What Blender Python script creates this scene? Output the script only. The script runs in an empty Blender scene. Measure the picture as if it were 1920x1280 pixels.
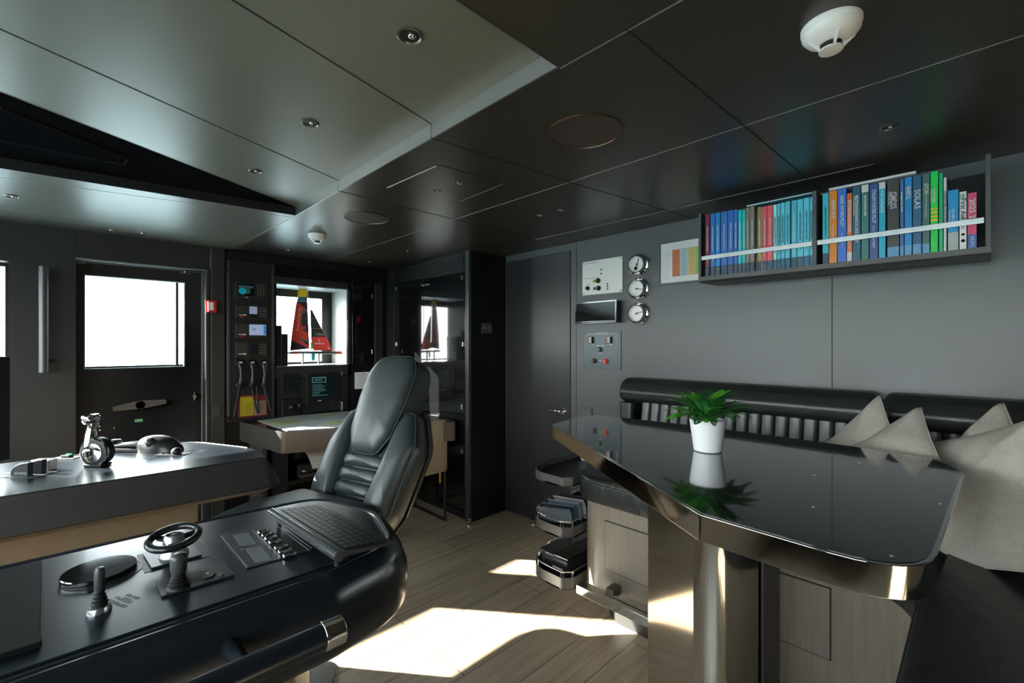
import bpy, bmesh, math, random
from mathutils import Vector, Matrix
random.seed(7)
S = bpy.context.scene
COL = S.collection
PI = math.pi
# ---------------- camera (16 mm on a 36 mm sensor, levelled, tiny vertical shift)
TH = math.radians(44.2); HC = 1.40; FPX = 1920*16/36.0; Y0 = 645.0
cd = bpy.data.cameras.new('camera'); cam = bpy.data.objects.new('camera', cd); COL.objects.link(cam)
cd.lens = 16; cd.sensor_width = 36; cd.clip_start = 0.02; cd.clip_end = 3000
cam.location = (0, 0, HC); cam.rotation_euler = (PI/2, 0, -TH)
cd.shift_y = (Y0-640)/1920.0
S.camera = cam
# ---------------- view
S.view_settings.view_transform = 'Standard'
try: S.view_settings.look = 'None'
except Exception: pass
S.view_settings.gamma = 1.0
S.view_settings.use_curve_mapping = False
S.view_settings.exposure = 0.6
# ---------------- daylight: pale hazy sky
SKY = 10.5; SUN = 46.0
w = bpy.data.worlds.new('world'); S.world = w; w.use_nodes = True
nt = w.node_tree; nt.nodes.clear()
wo = nt.nodes.new('ShaderNodeOutputWorld'); bg = nt.nodes.new('ShaderNodeBackground')
tc = nt.nodes.new('ShaderNodeTexCoord'); sx = nt.nodes.new('ShaderNodeSeparateXYZ'); cr = nt.nodes.new('ShaderNodeValToRGB')
nt.links.new(tc.outputs['Generated'], sx.inputs[0]); nt.links.new(sx.outputs['Z'], cr.inputs[0])
cr.color_ramp.elements[0].position = 0.0; cr.color_ramp.elements[0].color = (1.0, .97, .93, 1)
cr.color_ramp.elements[1].position = 0.7; cr.color_ramp.elements[1].color = (.55, .68, .80, 1)
e = cr.color_ramp.elements.new(0.2); e.color = (.88, .93, .95, 1)
nt.links.new(cr.outputs[0], bg.inputs['Color']); bg.inputs['Strength'].default_value = SKY
nt.links.new(bg.outputs[0], wo.inputs[0])
sl = bpy.data.lights.new('sun', 'SUN'); sl.energy = SUN; sl.angle = 0.0093; sl.color = (1, .93, .82)
so = bpy.data.objects.new('sun', sl); COL.objects.link(so)
so.rotation_euler = Vector((.625, -.78, -.445)).to_track_quat('-Z', 'Y').to_euler(); so.location = (-6, 9, 6)
def portal(name, loc, direction, sxx, syy):
    l = bpy.data.lights.new(name, 'AREA'); l.shape = 'RECTANGLE'; l.size = sxx; l.size_y = syy
    l.cycles.is_portal = True
    o = bpy.data.objects.new(name, l); COL.objects.link(o); o.location = loc
    o.rotation_euler = Vector(direction).to_track_quat('-Z', 'Y').to_euler()
portal('portal_windshield', (-1.72, 1.4, 1.5), (1, 0, 0), 4.8, 1.1)
portal('portal_left', (-.93, 4.30, 1.55), (0, -1, 0), 1.35, .75)
portal('portal_door', (.35, 4.30, 1.55), (0, -1, 0), .62, .75)
portal('portal_recess', (1.5, 4.72, 1.55), (0, -1, 0), .75, .75)

# ---------------- helpers
_f = (math.sin(TH), math.cos(TH)); _r = (math.cos(TH), -math.sin(TH))
def ray(px, py):
    a = (px-960)/FPX; b = -(py-Y0)/FPX
    return Vector((_f[0]+a*_r[0], _f[1]+a*_r[1], b))
def U(px, py, ax, c):
    r = ray(px, py); o = Vector((0, 0, HC)); i = 'xyz'.index(ax)
    return o + r*((c-o[i])/r[i])
def UP(px, py, p0, n):
    r = ray(px, py); o = Vector((0, 0, HC)); p0 = Vector(p0); n = Vector(n)
    return o + r*((p0-o).dot(n)/r.dot(n))
def srgb(r, g, b):
    f = lambda c: (c/255/12.92) if c/255 <= .04045 else ((c/255+.055)/1.055)**2.4
    return (f(r), f(g), f(b))
MATS = {}
def mat(name, col, rough=.5, metal=0.0, noise=0.0, nscale=8.0, stretch=(1, 1, 1), bump=0.0, bscale=60.0, coat=0.0, emit=0.0, spec=.5, rnoise=0.0, aniso=0.0):
    if name in MATS: return MATS[name]
    m = bpy.data.materials.new(name); m.use_nodes = True
    n = m.node_tree.nodes; l = m.node_tree.links; b = n['Principled BSDF']
    b.inputs['Roughness'].default_value = rough; b.inputs['Metallic'].default_value = metal
    b.inputs['Specular IOR Level'].default_value = spec
    if coat: b.inputs['Coat Weight'].default_value = coat; b.inputs['Coat Roughness'].default_value = .08
    t = n.new('ShaderNodeTexCoord'); mp = n.new('ShaderNodeMapping'); mp.inputs['Scale'].default_value = stretch
    l.new(t.outputs['Object'], mp.inputs[0])
    nz = n.new('ShaderNodeTexNoise'); nz.inputs['Scale'].default_value = nscale; nz.inputs['Detail'].default_value = 5
    l.new(mp.outputs[0], nz.inputs['Vector'])
    mx = n.new('ShaderNodeMix'); mx.data_type = 'RGBA'
    a = max(noise, .02)
    mx.inputs[6].default_value = (*[c*(1-a) for c in col], 1); mx.inputs[7].default_value = (*[min(1, c*(1+a)) for c in col], 1)
    l.new(nz.outputs[0], mx.inputs[0]); l.new(mx.outputs[2], b.inputs['Base Color'])
    if rnoise:
        mr = n.new('ShaderNodeMapRange'); mr.inputs[3].default_value = max(0, rough-rnoise); mr.inputs[4].default_value = rough+rnoise
        l.new(nz.outputs[0], mr.inputs[0]); l.new(mr.outputs[0], b.inputs['Roughness'])
    if bump:
        n2 = n.new('ShaderNodeTexNoise'); n2.inputs['Scale'].default_value = bscale; n2.inputs['Detail'].default_value = 3
        l.new(mp.outputs[0], n2.inputs['Vector'])
        bp = n.new('ShaderNodeBump'); bp.inputs['Strength'].default_value = bump; bp.inputs['Distance'].default_value = .01
        l.new(n2.outputs[0], bp.inputs['Height']); l.new(bp.outputs[0], b.inputs['Normal'])
    if emit:
        l.new(mx.outputs[2], b.inputs['Emission Color']); b.inputs['Emission Strength'].default_value = emit
    MATS[name] = m; return m
class MB:
    def __init__(s): s.bm = bmesh.new()
    def poly(s, pts):
        try: return s.bm.faces.new([s.bm.verts.new(p) for p in pts])
        except ValueError: pass
    def box(s, lo, hi, M=None):
        x0, y0, z0 = lo; x1, y1, z1 = hi
        c = [(x0,y0,z0),(x1,y0,z0),(x1,y1,z0),(x0,y1,z0),(x0,y0,z1),(x1,y0,z1),(x1,y1,z1),(x0,y1,z1)]
        v = [s.bm.verts.new((M @ Vector(p)) if M else p) for p in c]
        for f in ((0,3,2,1),(4,5,6,7),(0,1,5,4),(1,2,6,5),(2,3,7,6),(3,0,4,7)): s.bm.faces.new([v[i] for i in f])
        return s
    def prism(s, pts, z0, z1, M=None, axis='z'):
        def P(p, h):
            q = {'z': Vector((p[0], p[1], h)), 'x': Vector((h, p[0], p[1])), 'y': Vector((p[0], h, p[1]))}[axis]
            return (M @ q) if M else q
        a = [s.bm.verts.new(P(p, z0)) for p in pts]; b = [s.bm.verts.new(P(p, z1)) for p in pts]
        n = len(pts)
        s.bm.faces.new(a[::-1]); s.bm.faces.new(b)
        for i in range(n): s.bm.faces.new([a[i], a[(i+1) % n], b[(i+1) % n], b[i]])
        return s
    def lathe(s, prof, c, axis=(0, 0, 1), seg=32, M=None):
        q = Vector((0, 0, 1)).rotation_difference(Vector(axis).normalized()); c = Vector(c); rings = []
        for r, h in prof:
            rg = []
            for k in range(seg):
                a = 2*PI*k/seg; p = q @ Vector((max(r, 1e-5)*math.cos(a), max(r, 1e-5)*math.sin(a), h)) + c
                rg.append(s.bm.verts.new((M @ p) if M else p))
            rings.append(rg)
        for i in range(len(rings)-1):
            for k in range(seg): s.bm.faces.new([rings[i][k], rings[i][(k+1) % seg], rings[i+1][(k+1) % seg], rings[i+1][k]])
        s.bm.faces.new(rings[0][::-1]); s.bm.faces.new(rings[-1])
        return s
    def cyl(s, p0, p1, r, r2=None, seg=20, M=None):
        p0 = Vector(p0); p1 = Vector(p1); d = p1-p0
        return s.lathe([(r, 0), (r if r2 is None else r2, d.length)], p0, d, seg, M)
    def tube(s, path, r, seg=10, closed=False, M=None):
        P = [Vector(p) for p in path]; n = len(P); rings = []; up = None
        for i in range(n):
            if closed: t = P[(i+1) % n]-P[i-1]
            else: t = P[min(i+1, n-1)]-P[max(i-1, 0)]
            t.normalize()
            if up is None: up = t.orthogonal().normalized()
            up = (up - t*up.dot(t)).normalized(); sd = t.cross(up)
            rr = r[i] if isinstance(r, (list, tuple)) else r
            ring = []
            for k in range(seg):
                a = 2*PI*k/seg; q = P[i]+up*rr*math.cos(a)+sd*rr*math.sin(a)
                ring.append(s.bm.verts.new((M @ q) if M else q))
            rings.append(ring)
        m = n if closed else n-1
        for i in range(m):
            A, B = rings[i], rings[(i+1) % n]
            for k in range(seg): s.bm.faces.new([A[k], A[(k+1) % seg], B[(k+1) % seg], B[k]])
        if not closed: s.bm.faces.new(rings[0][::-1]); s.bm.faces.new(rings[-1])
        return s
    def loft(s, rings, closed=True, caps=(True, True)):
        R = [[s.bm.verts.new(p) for p in rg] for rg in rings]; n = len(R[0]); m = n if closed else n-1
        for i in range(len(R)-1):
            for k in range(m): s.bm.faces.new([R[i][k], R[i][(k+1) % n], R[i+1][(k+1) % n], R[i+1][k]])
        if caps[0]: s.bm.faces.new(R[0][::-1])
        if caps[1]: s.bm.faces.new(R[-1])
        return s
    def pad(s, outline, tf, tb, M, n=2.4, rings=9, wob=0.0, seed=0):
        # domed cushion on a 2D outline; local x,y in outline plane, +z front bulge tf, -z back bulge tb
        cx = sum(p[0] for p in outline)/len(outline); cy = sum(p[1] for p in outline)/len(outline)
        rnd = random.Random(seed); ph = [rnd.uniform(0, 6.28) for _ in range(4)]
        lists = []
        ss = [math.sin(PI/2*(1-i/rings)) for i in range(rings)]
        def H(t, q): return t*(1-q**n)**(1/n)
        def ring(q, t):
            out = []
            for (x, y) in outline:
                X = cx+(x-cx)*q; Y = cy+(y-cy)*q
                dz = wob*math.sin(X*31+ph[0]+Y*13)*math.sin(Y*27+ph[1]-X*9)*(q*(1-q)*4) if wob else 0
                out.append(M @ Vector((X, Y, H(abs(t), q)*(1 if t > 0 else -1)+dz)))
            return out
        back = [ring(q, -tb) for q in ss[::-1] if q < .999] if tb > 0 else []
        mid = [[M @ Vector((x, y, 0)) for x, y in outline]]
        front = [ring(q, tf) for q in ss if q < .999]
        return s.loft(back+mid+front)
    def sphere(s, c, r, sc=(1, 1, 1), M=None, seg=20):
        c = Vector(c)
        prof = [(r*math.sin(PI*i/12), -r*math.cos(PI*i/12)) for i in range(13)]
        b0 = len(s.bm.verts); s.lathe(prof, (0, 0, 0), (0, 0, 1), seg)
        s.bm.verts.ensure_lookup_table()
        for v in s.bm.verts[b0:]:
            p = Vector((v.co.x*sc[0], v.co.y*sc[1], v.co.z*sc[2]))+c
            v.co = (M @ p) if M else p
        return s
def thing(name, label, cat, loc=(0, 0, 0), rotz=0, group=None, local=False):
    o = bpy.data.objects.new(name, None); COL.objects.link(o); o.empty_display_size = .05
    o.location = loc; o.rotation_euler = (0, 0, rotz)
    o['label'] = label; o['category'] = cat
    if group: o['group'] = group
    ROOT[o.name] = (Matrix.Translation(Vector(loc)) @ Matrix.Rotation(rotz, 4, 'Z'), local)
    return o
ROOT = {}
def rootof(o):
    while o.parent: o = o.parent
    return o
def build(name, mb, m, parent=None, smooth=None, bevel=0, seg=2, sub=0, label=None):
    bmesh.ops.recalc_face_normals(mb.bm, faces=mb.bm.faces[:])
    me = bpy.data.meshes.new(name); mb.bm.to_mesh(me); mb.bm.free()
    o = bpy.data.objects.new(name, me); COL.objects.link(o); me.materials.append(m)
    if parent is not None:
        r = rootof(parent)
        if r.name in ROOT and not ROOT[r.name][1]: me.transform(ROOT[r.name][0].inverted())
        o.parent = parent
    if smooth:
        for p in me.polygons: p.use_smooth = True
        if smooth is not True:
            me.set_sharp_from_angle(angle=math.radians(smooth))
    if bevel:
        b = o.modifiers.new('bevel', 'BEVEL'); b.width = bevel; b.segments = seg; b.limit_method = 'ANGLE'; b.angle_limit = math.radians(40)
        for p in me.polygons: p.use_smooth = True
        b.harden_normals = True
    if sub:
        q = o.modifiers.new('sub', 'SUBSURF'); q.levels = sub; q.render_levels = sub
    if label: o['label'] = label
    return o
def single(name, mb, m, label, cat, group=None, **k):
    o = build(name, mb, m, None, **k); o['label'] = label; o['category'] = cat
    if group: o['group'] = group
    return o
def struct(name, mb, m, parent=None, **k):
    o = build(name, mb, m, parent, **k)
    if parent is None: o['kind'] = 'structure'
    return o
def basis(o, x, y, z):
    x, y, z = Vector(x), Vector(y), Vector(z)
    return Matrix(((x[0], y[0], z[0], o[0]), (x[1], y[1], z[1], o[1]), (x[2], y[2], z[2], o[2]), (0, 0, 0, 1)))
RW = lambda o: basis(o, (0, -1, 0), (0, 0, 1), (-1, 0, 0))      # facing -X (right wall)
LW = lambda o: basis(o, (1, 0, 0), (0, 0, 1), (0, -1, 0))       # facing -Y (left/far wall)
SPINE = lambda o: basis(o, (0, 0, -1), (0, -1, 0), (-1, 0, 0))  # text reading down a spine
def text(body, size, m, parent, M, name='lettering', align='CENTER', fitw=None, bold=0.0, ext=.0004):
    c = bpy.data.curves.new(name, 'FONT'); c.body = body; c.size = size; c.align_x = align; c.align_y = 'CENTER'; c.extrude = ext; c.offset = bold
    c.resolution_u = 2
    t = bpy.data.objects.new(name, c); COL.objects.link(t)
    me = bpy.data.meshes.new_from_object(t)
    bpy.data.objects.remove(t); bpy.data.curves.remove(c)
    if fitw and len(me.vertices):
        xs = [v.co.x for v in me.vertices]; wdt = max(xs)-min(xs)
        if wdt > 0: me.transform(Matrix.Scale(fitw/wdt, 4, (1, 0, 0)))
    me.transform(M)
    r = rootof(parent)
    if r.name in ROOT and not ROOT[r.name][1]: me.transform(ROOT[r.name][0].inverted())
    me.name = name; me.materials.clear(); me.materials.append(m)
    o = bpy.data.objects.new(name, me); COL.objects.link(o); o.parent = parent
    return o
def rrect(x0, y0, x1, y1, r, k=5):
    out = []
    for cx, cy, a0 in ((x1-r, y0+r, -90), (x1-r, y1-r, 0), (x0+r, y1-r, 90), (x0+r, y0+r, 180)):
        for i in range(k+1):
            a = math.radians(a0+90*i/k); out.append((cx+r*math.cos(a), cy+r*math.sin(a)))
    return out
def roundpoly(pts, rad, k=5):
    out = []; n = len(pts)
    for i in range(n):
        p = Vector(pts[i]); a = Vector(pts[i-1])-p; b = Vector(pts[(i+1) % n])-p
        r = rad[i] if isinstance(rad, (list, tuple)) else rad
        if r <= 0: out.append(tuple(p)); continue
        la, lb = a.length, b.length; a.normalize(); b.normalize()
        ang = a.angle(b); d = min(r/math.tan(ang/2), la*.48, lb*.48)
        p0 = p+a*d; p1 = p+b*d
        for j in range(k+1):
            t = j/k; out.append(tuple(p0*(1-t)**2+p*2*t*(1-t)+p1*t*t))
    return out
def offset(pts, d):
    n = len(pts); out = []
    ar = sum(pts[i][0]*pts[(i+1) % n][1]-pts[(i+1) % n][0]*pts[i][1] for i in range(n)); sg = 1 if ar > 0 else -1
    for i in range(n):
        p = Vector(pts[i]); a = (p-Vector(pts[i-1])).normalized(); b = (Vector(pts[(i+1) % n])-p).normalized()
        na = Vector((a.y, -a.x))*sg; nb = Vector((b.y, -b.x))*sg
        m = (na+nb); m = m.normalized() if m.length > 1e-6 else na
        out.append(tuple(p+m*d/max(.35, m.dot(na))))
    return out
# ---------------- materials
WALL = mat('satin_graphite_wall', (.085, .092, .096), .36, noise=.05, nscale=3, bump=.02, bscale=300)
WALLD = mat('satin_charcoal_wall', (.028, .027, .024), .42, noise=.05, nscale=3)
BLACKP = mat('satin_black_panel', (.006, .006, .0065), .42, noise=.05, spec=.3)
DOORM = mat('dark_bronze_door_paint', (.030, .031, .034), .30, noise=.05)
DOORL = mat('dark_bronze_side_door', (.022, .019, .017), .45, noise=.05)
CEILU = mat('brushed_olive_ceiling', (.145, .142, .108), .36, spec=.75, noise=.05, nscale=1.5, stretch=(1, 1.5, 1))
CEILL = mat('brushed_dark_ceiling', (.038, .035, .027), .32, noise=.06, nscale=2, stretch=(1, 2, 1))
SEAM = mat('seam_shadow_gap', (.01, .01, .01), .6)
EDGE = mat('bright_seam_edge', (.30, .30, .27), .4, metal=.6)
STEEL = mat('polished_steel', (.82, .80, .77), .07, metal=1, noise=.02, bump=.015, bscale=20, rnoise=.03)
MIRROR = mat('mirror_steel_column', (.70, .66, .60), .10, metal=1, noise=.03)
CHROME = mat('chrome', (.85, .85, .86), .05, metal=1)
BRUSH = mat('brushed_aluminium', (.42, .43, .42), .35, metal=.9, noise=.06, stretch=(1, 1, 8))
BROWNM = mat('brushed_bronze_edge', (.18, .155, .135), .33, metal=.7, noise=.12, nscale=30, stretch=(1, 1, .1))
GLASSB = mat('black_glass', (.006, .006, .007), .03, spec=.9, coat=.5)
TABLEG = mat('black_glass_tabletop', (.008, .008, .009), .035, spec=.95, coat=1.0, rnoise=.01)
LEATHER = mat('black_leather', (.036, .049, .053), .41, noise=.2, nscale=30, bump=.12, bscale=260, spec=.9)
LEATHERW = mat('wrinkled_black_leather', (.012, .015, .014), .38, noise=.2, nscale=20, bump=.55, bscale=9, stretch=(1, 3.2, 1), spec=.6)
LEATHERR = mat('ribbed_leather_lit_tone', (.040, .044, .043), .36, noise=.2, nscale=20, bump=.1, bscale=220, spec=.8)  # sofa leather made paler: light caught by the tilted ribs, put into the colour
LEATHERS = mat('dark_green_black_leather', (.014, .018, .017), .36, noise=.2, nscale=20, bump=.12, bscale=220, spec=.7)
SATIN = mat('satin_black_sky_tint', (.007, .011, .017), .28, noise=.05, spec=.6, coat=.1)  # blue in the base stands in for sky sheen on the console
CONSS = mat('matt_console_side', (.026, .024, .022), .5, noise=.05)
CONSU = mat('bronze_painted_console_base', (.24, .18, .12), .42, noise=.04)
BLACK = mat('black_plastic', (.009, .009, .009), .42)
RUBBER = mat('black_rubber', (.01, .01, .01), .6)
DGREY = mat('dark_grey_plastic', (.05, .05, .052), .45)
GREY = mat('grey_plastic', (.18, .19, .2), .4)
WHITE = mat('white_plastic', (.80, .79, .76), .35)
PAPER = mat('white_paper', (.78, .78, .76), .7, noise=.02)
INK = mat('grey_ink', (.28, .28, .28), .7)
INKD = mat('dark_ink', (.05, .05, .05), .7)
LINEN = mat('grey_beige_linen', (.50, .47, .41), .9, noise=.16, nscale=60, bump=.5, bscale=420, spec=.2)
LINENB = mat('beige_linen_chair_fabric', (.46, .38, .28), .9, noise=.18, nscale=90, bump=.4, bscale=500, spec=.2)
WOOD = mat('grey_brown_washed_oak', (.235, .20, .16), .42, noise=.30, nscale=9, stretch=(6, 6, .35), bump=.06, bscale=40)
WOODD = mat('dark_grained_oak', (.10, .085, .075), .42, noise=.30, nscale=9, stretch=(6, 6, .35), bump=.06, bscale=40)
# ---------------- special materials
def floor_mat():
    m = bpy.data.materials.new('washed_oak_planks'); m.use_nodes = True
    n = m.node_tree.nodes; l = m.node_tree.links; b = n['Principled BSDF']
    t = n.new('ShaderNodeTexCoord'); br = n.new('ShaderNodeTexBrick'); l.new(t.outputs['Object'], br.inputs['Vector'])
    br.offset = .37; br.inputs['Scale'].default_value = 1; br.inputs['Brick Width'].default_value = 1.9; br.inputs['Row Height'].default_value = .19
    br.inputs['Mortar Size'].default_value = .0022; br.inputs['Mortar Smooth'].default_value = .1
    br.inputs['Color1'].default_value = (.46, .365, .26, 1); br.inputs['Color2'].default_value = (.56, .455, .335, 1); br.inputs['Mortar'].default_value = (.14, .11, .08, 1)
    mp = n.new('ShaderNodeMapping'); mp.inputs['Scale'].default_value = (.7, 9, 1); l.new(t.outputs['Object'], mp.inputs[0])
    nz = n.new('ShaderNodeTexNoise'); nz.inputs['Scale'].default_value = 3; nz.inputs['Detail'].default_value = 6; nz.inputs['Distortion'].default_value = .6
    l.new(mp.outputs[0], nz.inputs['Vector'])
    cr = n.new('ShaderNodeValToRGB'); cr.color_ramp.elements[0].color = (.72, .70, .68, 1); cr.color_ramp.elements[1].color = (1.12, 1.1, 1.08, 1)
    cr.color_ramp.elements[0].position = .3; cr.color_ramp.elements[1].position = .7
    l.new(nz.outputs[0], cr.inputs[0])
    mx = n.new('ShaderNodeMix'); mx.data_type = 'RGBA'; mx.blend_type = 'MULTIPLY'; mx.inputs[0].default_value = 1
    l.new(br.outputs['Color'], mx.inputs[6]); l.new(cr.outputs[0], mx.inputs[7]); l.new(mx.outputs[2], b.inputs['Base Color'])
    b.inputs['Roughness'].default_value = .38
    bp = n.new('ShaderNodeBump'); bp.inputs['Strength'].default_value = .25; bp.inputs['Distance'].default_value = .002
    l.new(br.outputs['Fac'], bp.inputs['Height']); bp.invert = True; l.new(bp.outputs[0], b.inputs['Normal'])
    return m
def glass_mat():
    m = bpy.data.materials.new('window_glass'); m.use_nodes = True
    n = m.node_tree.nodes; l = m.node_tree.links; n.clear()
    o = n.new('ShaderNodeOutputMaterial'); tr = n.new('ShaderNodeBsdfTransparent'); g = n.new('ShaderNodeBsdfGlossy'); mx = n.new('ShaderNodeMixShader')
    lw = n.new('ShaderNodeLayerWeight'); lw.inputs['Blend'].default_value = .5; pw = n.new('ShaderNodeMath'); pw.operation = 'POWER'; pw.inputs[1].default_value = 5; l.new(lw.outputs['Facing'], pw.inputs[0]); fr = n.new('ShaderNodeMath'); fr.operation = 'MULTIPLY_ADD'; fr.inputs[1].default_value = .8; fr.inputs[2].default_value = .04; l.new(pw.outputs[0], fr.inputs[0]); g.inputs['Roughness'].default_value = .02
    tr.inputs['Color'].default_value = (.93, .96, .96, 1)
    l.new(fr.outputs[0], mx.inputs[0]); l.new(tr.outputs[0], mx.inputs[1]); l.new(g.outputs[0], mx.inputs[2]); l.new(mx.outputs[0], o.inputs[0])
    return m
def sea_mat():
    m = bpy.data.materials.new('bright_sea_water'); m.use_nodes = True
    n = m.node_tree.nodes; l = m.node_tree.links; b = n['Principled BSDF']
    b.inputs['Base Color'].default_value = (.25, .34, .36, 1); b.inputs['Roughness'].default_value = .25
    t = n.new('ShaderNodeTexCoord'); nz = n.new('ShaderNodeTexNoise'); nz.inputs['Scale'].default_value = 1.5; nz.inputs['Detail'].default_value = 6
    l.new(t.outputs['Object'], nz.inputs['Vector'])
    bp = n.new('ShaderNodeBump'); bp.inputs['Strength'].default_value = .8; bp.inputs['Distance'].default_value = .4
    l.new(nz.outputs[0], bp.inputs['Height']); l.new(bp.outputs[0], b.inputs['Normal'])
    return m
FLOOR = floor_mat(); GLASS = glass_mat(); SEA = sea_mat()
ZL, ZU = 2.14, 2.19
XR, YL, XW, YB = 2.64, 4.08, -1.75, -3.1
# ---------------- floor, sea
struct('floor', MB().box((XW-.3, YB-.3, -.06), (XR+.2, 4.6, 0)), FLOOR)
struct('sea', MB().box((-900, -900, -4.2), (900, 900, -4.0)), SEA)
# ---------------- ceiling: lower level with a raised field over the helm
yN, yF = .785, 2.745
mb = MB()
mb.box((.935, yN, ZL), (XR+.2, 4.6, ZL+.12))
mb.box((XW-.3, YB-.3, ZL), (XR+.2, yN, ZL+.12))
ceil = struct('ceiling', mb, CEILL)
mb = MB(); mb.prism([(XW-.3, 2.93), (-.2, 2.873), (.9345, yF), (.9345, 4.6), (XW-.3, 4.6)], ZL, ZL+.12)
struct('ceiling_side_field', mb, mat('brushed_grey_side_ceiling', (.12, .118, .10), .34, noise=.05, nscale=1.5, stretch=(2, 1, 1)))
mb = MB(); mb.box((XW-.3, yN-.02, ZU), (.955, yF+.5, ZU+.05)); struct('ceiling_raised_field', mb, CEILU)
# sill faces of the raised field
mb = MB()
for y0, y1 in ((yN, 1.372), (1.376, 2.162), (2.166, yF)): mb.box((.931, y0, ZL-.001), (.937, y1, ZU))
struct('trim_1', mb, BRUSH)
mb = MB(); mb.box((XW-.3, yN-.004, ZL-.0005), (.935, yN+.002, ZU)); struct('trim_2', mb, CEILL)
# black sloping coffer between raised and lower field
cof = [(XW-.28, 1.11), (.92, yF-.004), (-.2, 2.868), (XW-.28, 2.925)]
struct('trim_3', MB().prism(cof, ZU-.004, ZU+.002), mat('matt_black_coffer', (.006, .006, .007), .8, spec=0.0))
def line_wall(mb, a, b, z0, z1, th=.004):
    a = Vector(a); b = Vector(b); d = (b-a).normalized(); n_ = Vector((d.y, -d.x))*th
    mb.prism([tuple(a), tuple(b), tuple(b+n_), tuple(a+n_)], z0, z1)
mb = MB(); line_wall(mb, (XW-.28, 2.9285), (-.2, 2.8715), ZL-.0008, ZU-.0042); line_wall(mb, (-.2, 2.8715), (.930, yF-.0015), ZL-.0008, ZU-.0042)
struct('trim_15', mb, mat('dark_coffer_fascia', (.016, .014, .013), .6, spec=.2))
# sunk triangular panel inside the black coffer
q = [U(0, 203, 'z', ZU-.008), U(240, 296, 'z', ZU-.008), U(232, 308, 'z', ZU-.008), U(0, 263, 'z', ZU-.008)]
q = [(q[0].x, q[0].y), (q[1].x, q[1].y), (q[2].x, q[2].y), (q[3].x, q[3].y)]
mb = MB()
for a, b in ((q[0], q[1]), (q[1], q[2]), (q[2], q[3])): line_wall(mb, a, b, ZU-.012, ZU-.0041, .006)
struct('trim_4', mb, mat('black_panel_lip', (.018, .018, .019), .8, spec=0.0))
# seams of the ceiling panels
def seam(name, pts, z, r, m):
    mb = MB()
    for (a, b) in pts:
        a = Vector(a).to_3d(); b = Vector(b).to_3d(); a.z = b.z = 0; d = (b-a).normalized(); s_ = Vector((-d.y, d.x, 0))*r
        mb.prism([(a+s_)[:2], (a-s_)[:2], (b-s_)[:2], (b+s_)[:2]], z-.0012, z+.004)
    return struct(name, mb, m)
def ext_(a, b):
    d = (b-a)/(b.x-a.x); return ((XW, (a+d*(XW-a.x)).y), (.92, (a+d*(.92-a.x)).y))
seam('trim_5', [((.93, .58), (2.64, .53)), ((.93, 1.372), (1.63, 1.31)), ((1.63, 1.31), (2.64, 1.17)), ((.93, 2.16), (2.2, 2.18))], ZL, .0022, SEAM)
seam('trim_6', [((.945, -3), (.945, .785)), ((1.64, -3), (1.64, 4.05)), ((2.37, .3), (2.37, 2.2)), ((.935, 2.75), (.90, 4.03)), (ext_(U(0, 332, 'z', ZL), U(430, 391, 'z', ZL))), (ext_(U(150, 408, 'z', ZL), U(440, 443, 'z', ZL)))], ZL, .0018, EDGE)
seam('trim_7', [((-.3, 1.64), (.93, 2.16)), ((-.4, 1.02), (.93, 1.372))], ZU, .0022, SEAM)
# ---------------- walls
def wall_with_holes(mb, x0, x1, z0, z1, y0, y1, holes, axis='y'):
    xs = sorted({x0, x1, *[h[0] for h in holes], *[h[1] for h in holes]}); zs = sorted({z0, z1, *[h[2] for h in holes], *[h[3] for h in holes]})
    for i in range(len(xs)-1):
        for j in range(len(zs)-1):
            cx = (xs[i]+xs[i+1])/2; cz = (zs[j]+zs[j+1])/2
            if any(h[0] < cx < h[1] and h[2] < cz < h[3] for h in holes): continue
            if axis == 'y': mb.box((xs[i], y0, zs[j]), (xs[i+1], y1, zs[j+1]))
            else: mb.box((y0, xs[i], zs[j]), (y1, xs[i+1], zs[j+1]))
    bmesh.ops.remove_doubles(mb.bm, verts=mb.bm.verts[:], dist=1e-5)
    seen = {}
    for f in list(mb.bm.faces):
        k = tuple(sorted(v.index for v in f.verts))
        seen.setdefault(frozenset(v for v in f.verts), []).append(f)
    dead = [f for fs in seen.values() if len(fs) > 1 for f in fs]
    bmesh.ops.delete(mb.bm, geom=dead, context='FACES_ONLY')
    return mb
RX0, RX1, RZ0, RZ1, RY = 1.235, 1.84, 1.213, 1.905, 4.42
DX0, DX1, DZ1, YD = .03, .74, 1.955, 4.25
mb = wall_with_holes(MB(), XW-.2, .765, 0, ZL+.1, YL, YL+.12, [(-1.45, -.262, 1.18, 1.90), (DX0, DX1, -.5, DZ1)])
mb.bm.faces.ensure_lookup_table()
struct('wall_left', mb, WALLD)
# door recess lining
mb = MB(); mb.box((DX0-.03, YL+.1, 0), (DX0, YD+.12, DZ1+.03)); mb.box((DX1, YL+.1, 0), (DX1+.03, YD+.12, DZ1+.03)); mb.box((DX0-.03, YL+.1, DZ1), (DX1+.03, YD+.12, DZ1+.03))
struct('trim_8', mb, mat('grey_door_jamb', (.20, .21, .21), .4))
mb = MB(); mb.box((DX0-.002, YL-.004, DZ1-.004), (DX1+.01, YL+.002, DZ1+.006)); mb.box((DX1-.004, YL-.004, .5), (DX1+.006, YL+.002, DZ1)); struct('trim_9', mb, BRUSH)
# wall pilaster between door and radio bay, and the seam over the door
struct('trim_10', MB().box((DX1+.03, YL-.015, 0), (.86, YL+.11, ZL)), mat('satin_grey_pilaster', (.034, .032, .029), .42), bevel=.004)
struct('trim_11', MB().box((DX0-.004, YL-.001, DZ1), (DX0, YL+.003, ZL)), SEAM)
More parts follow.
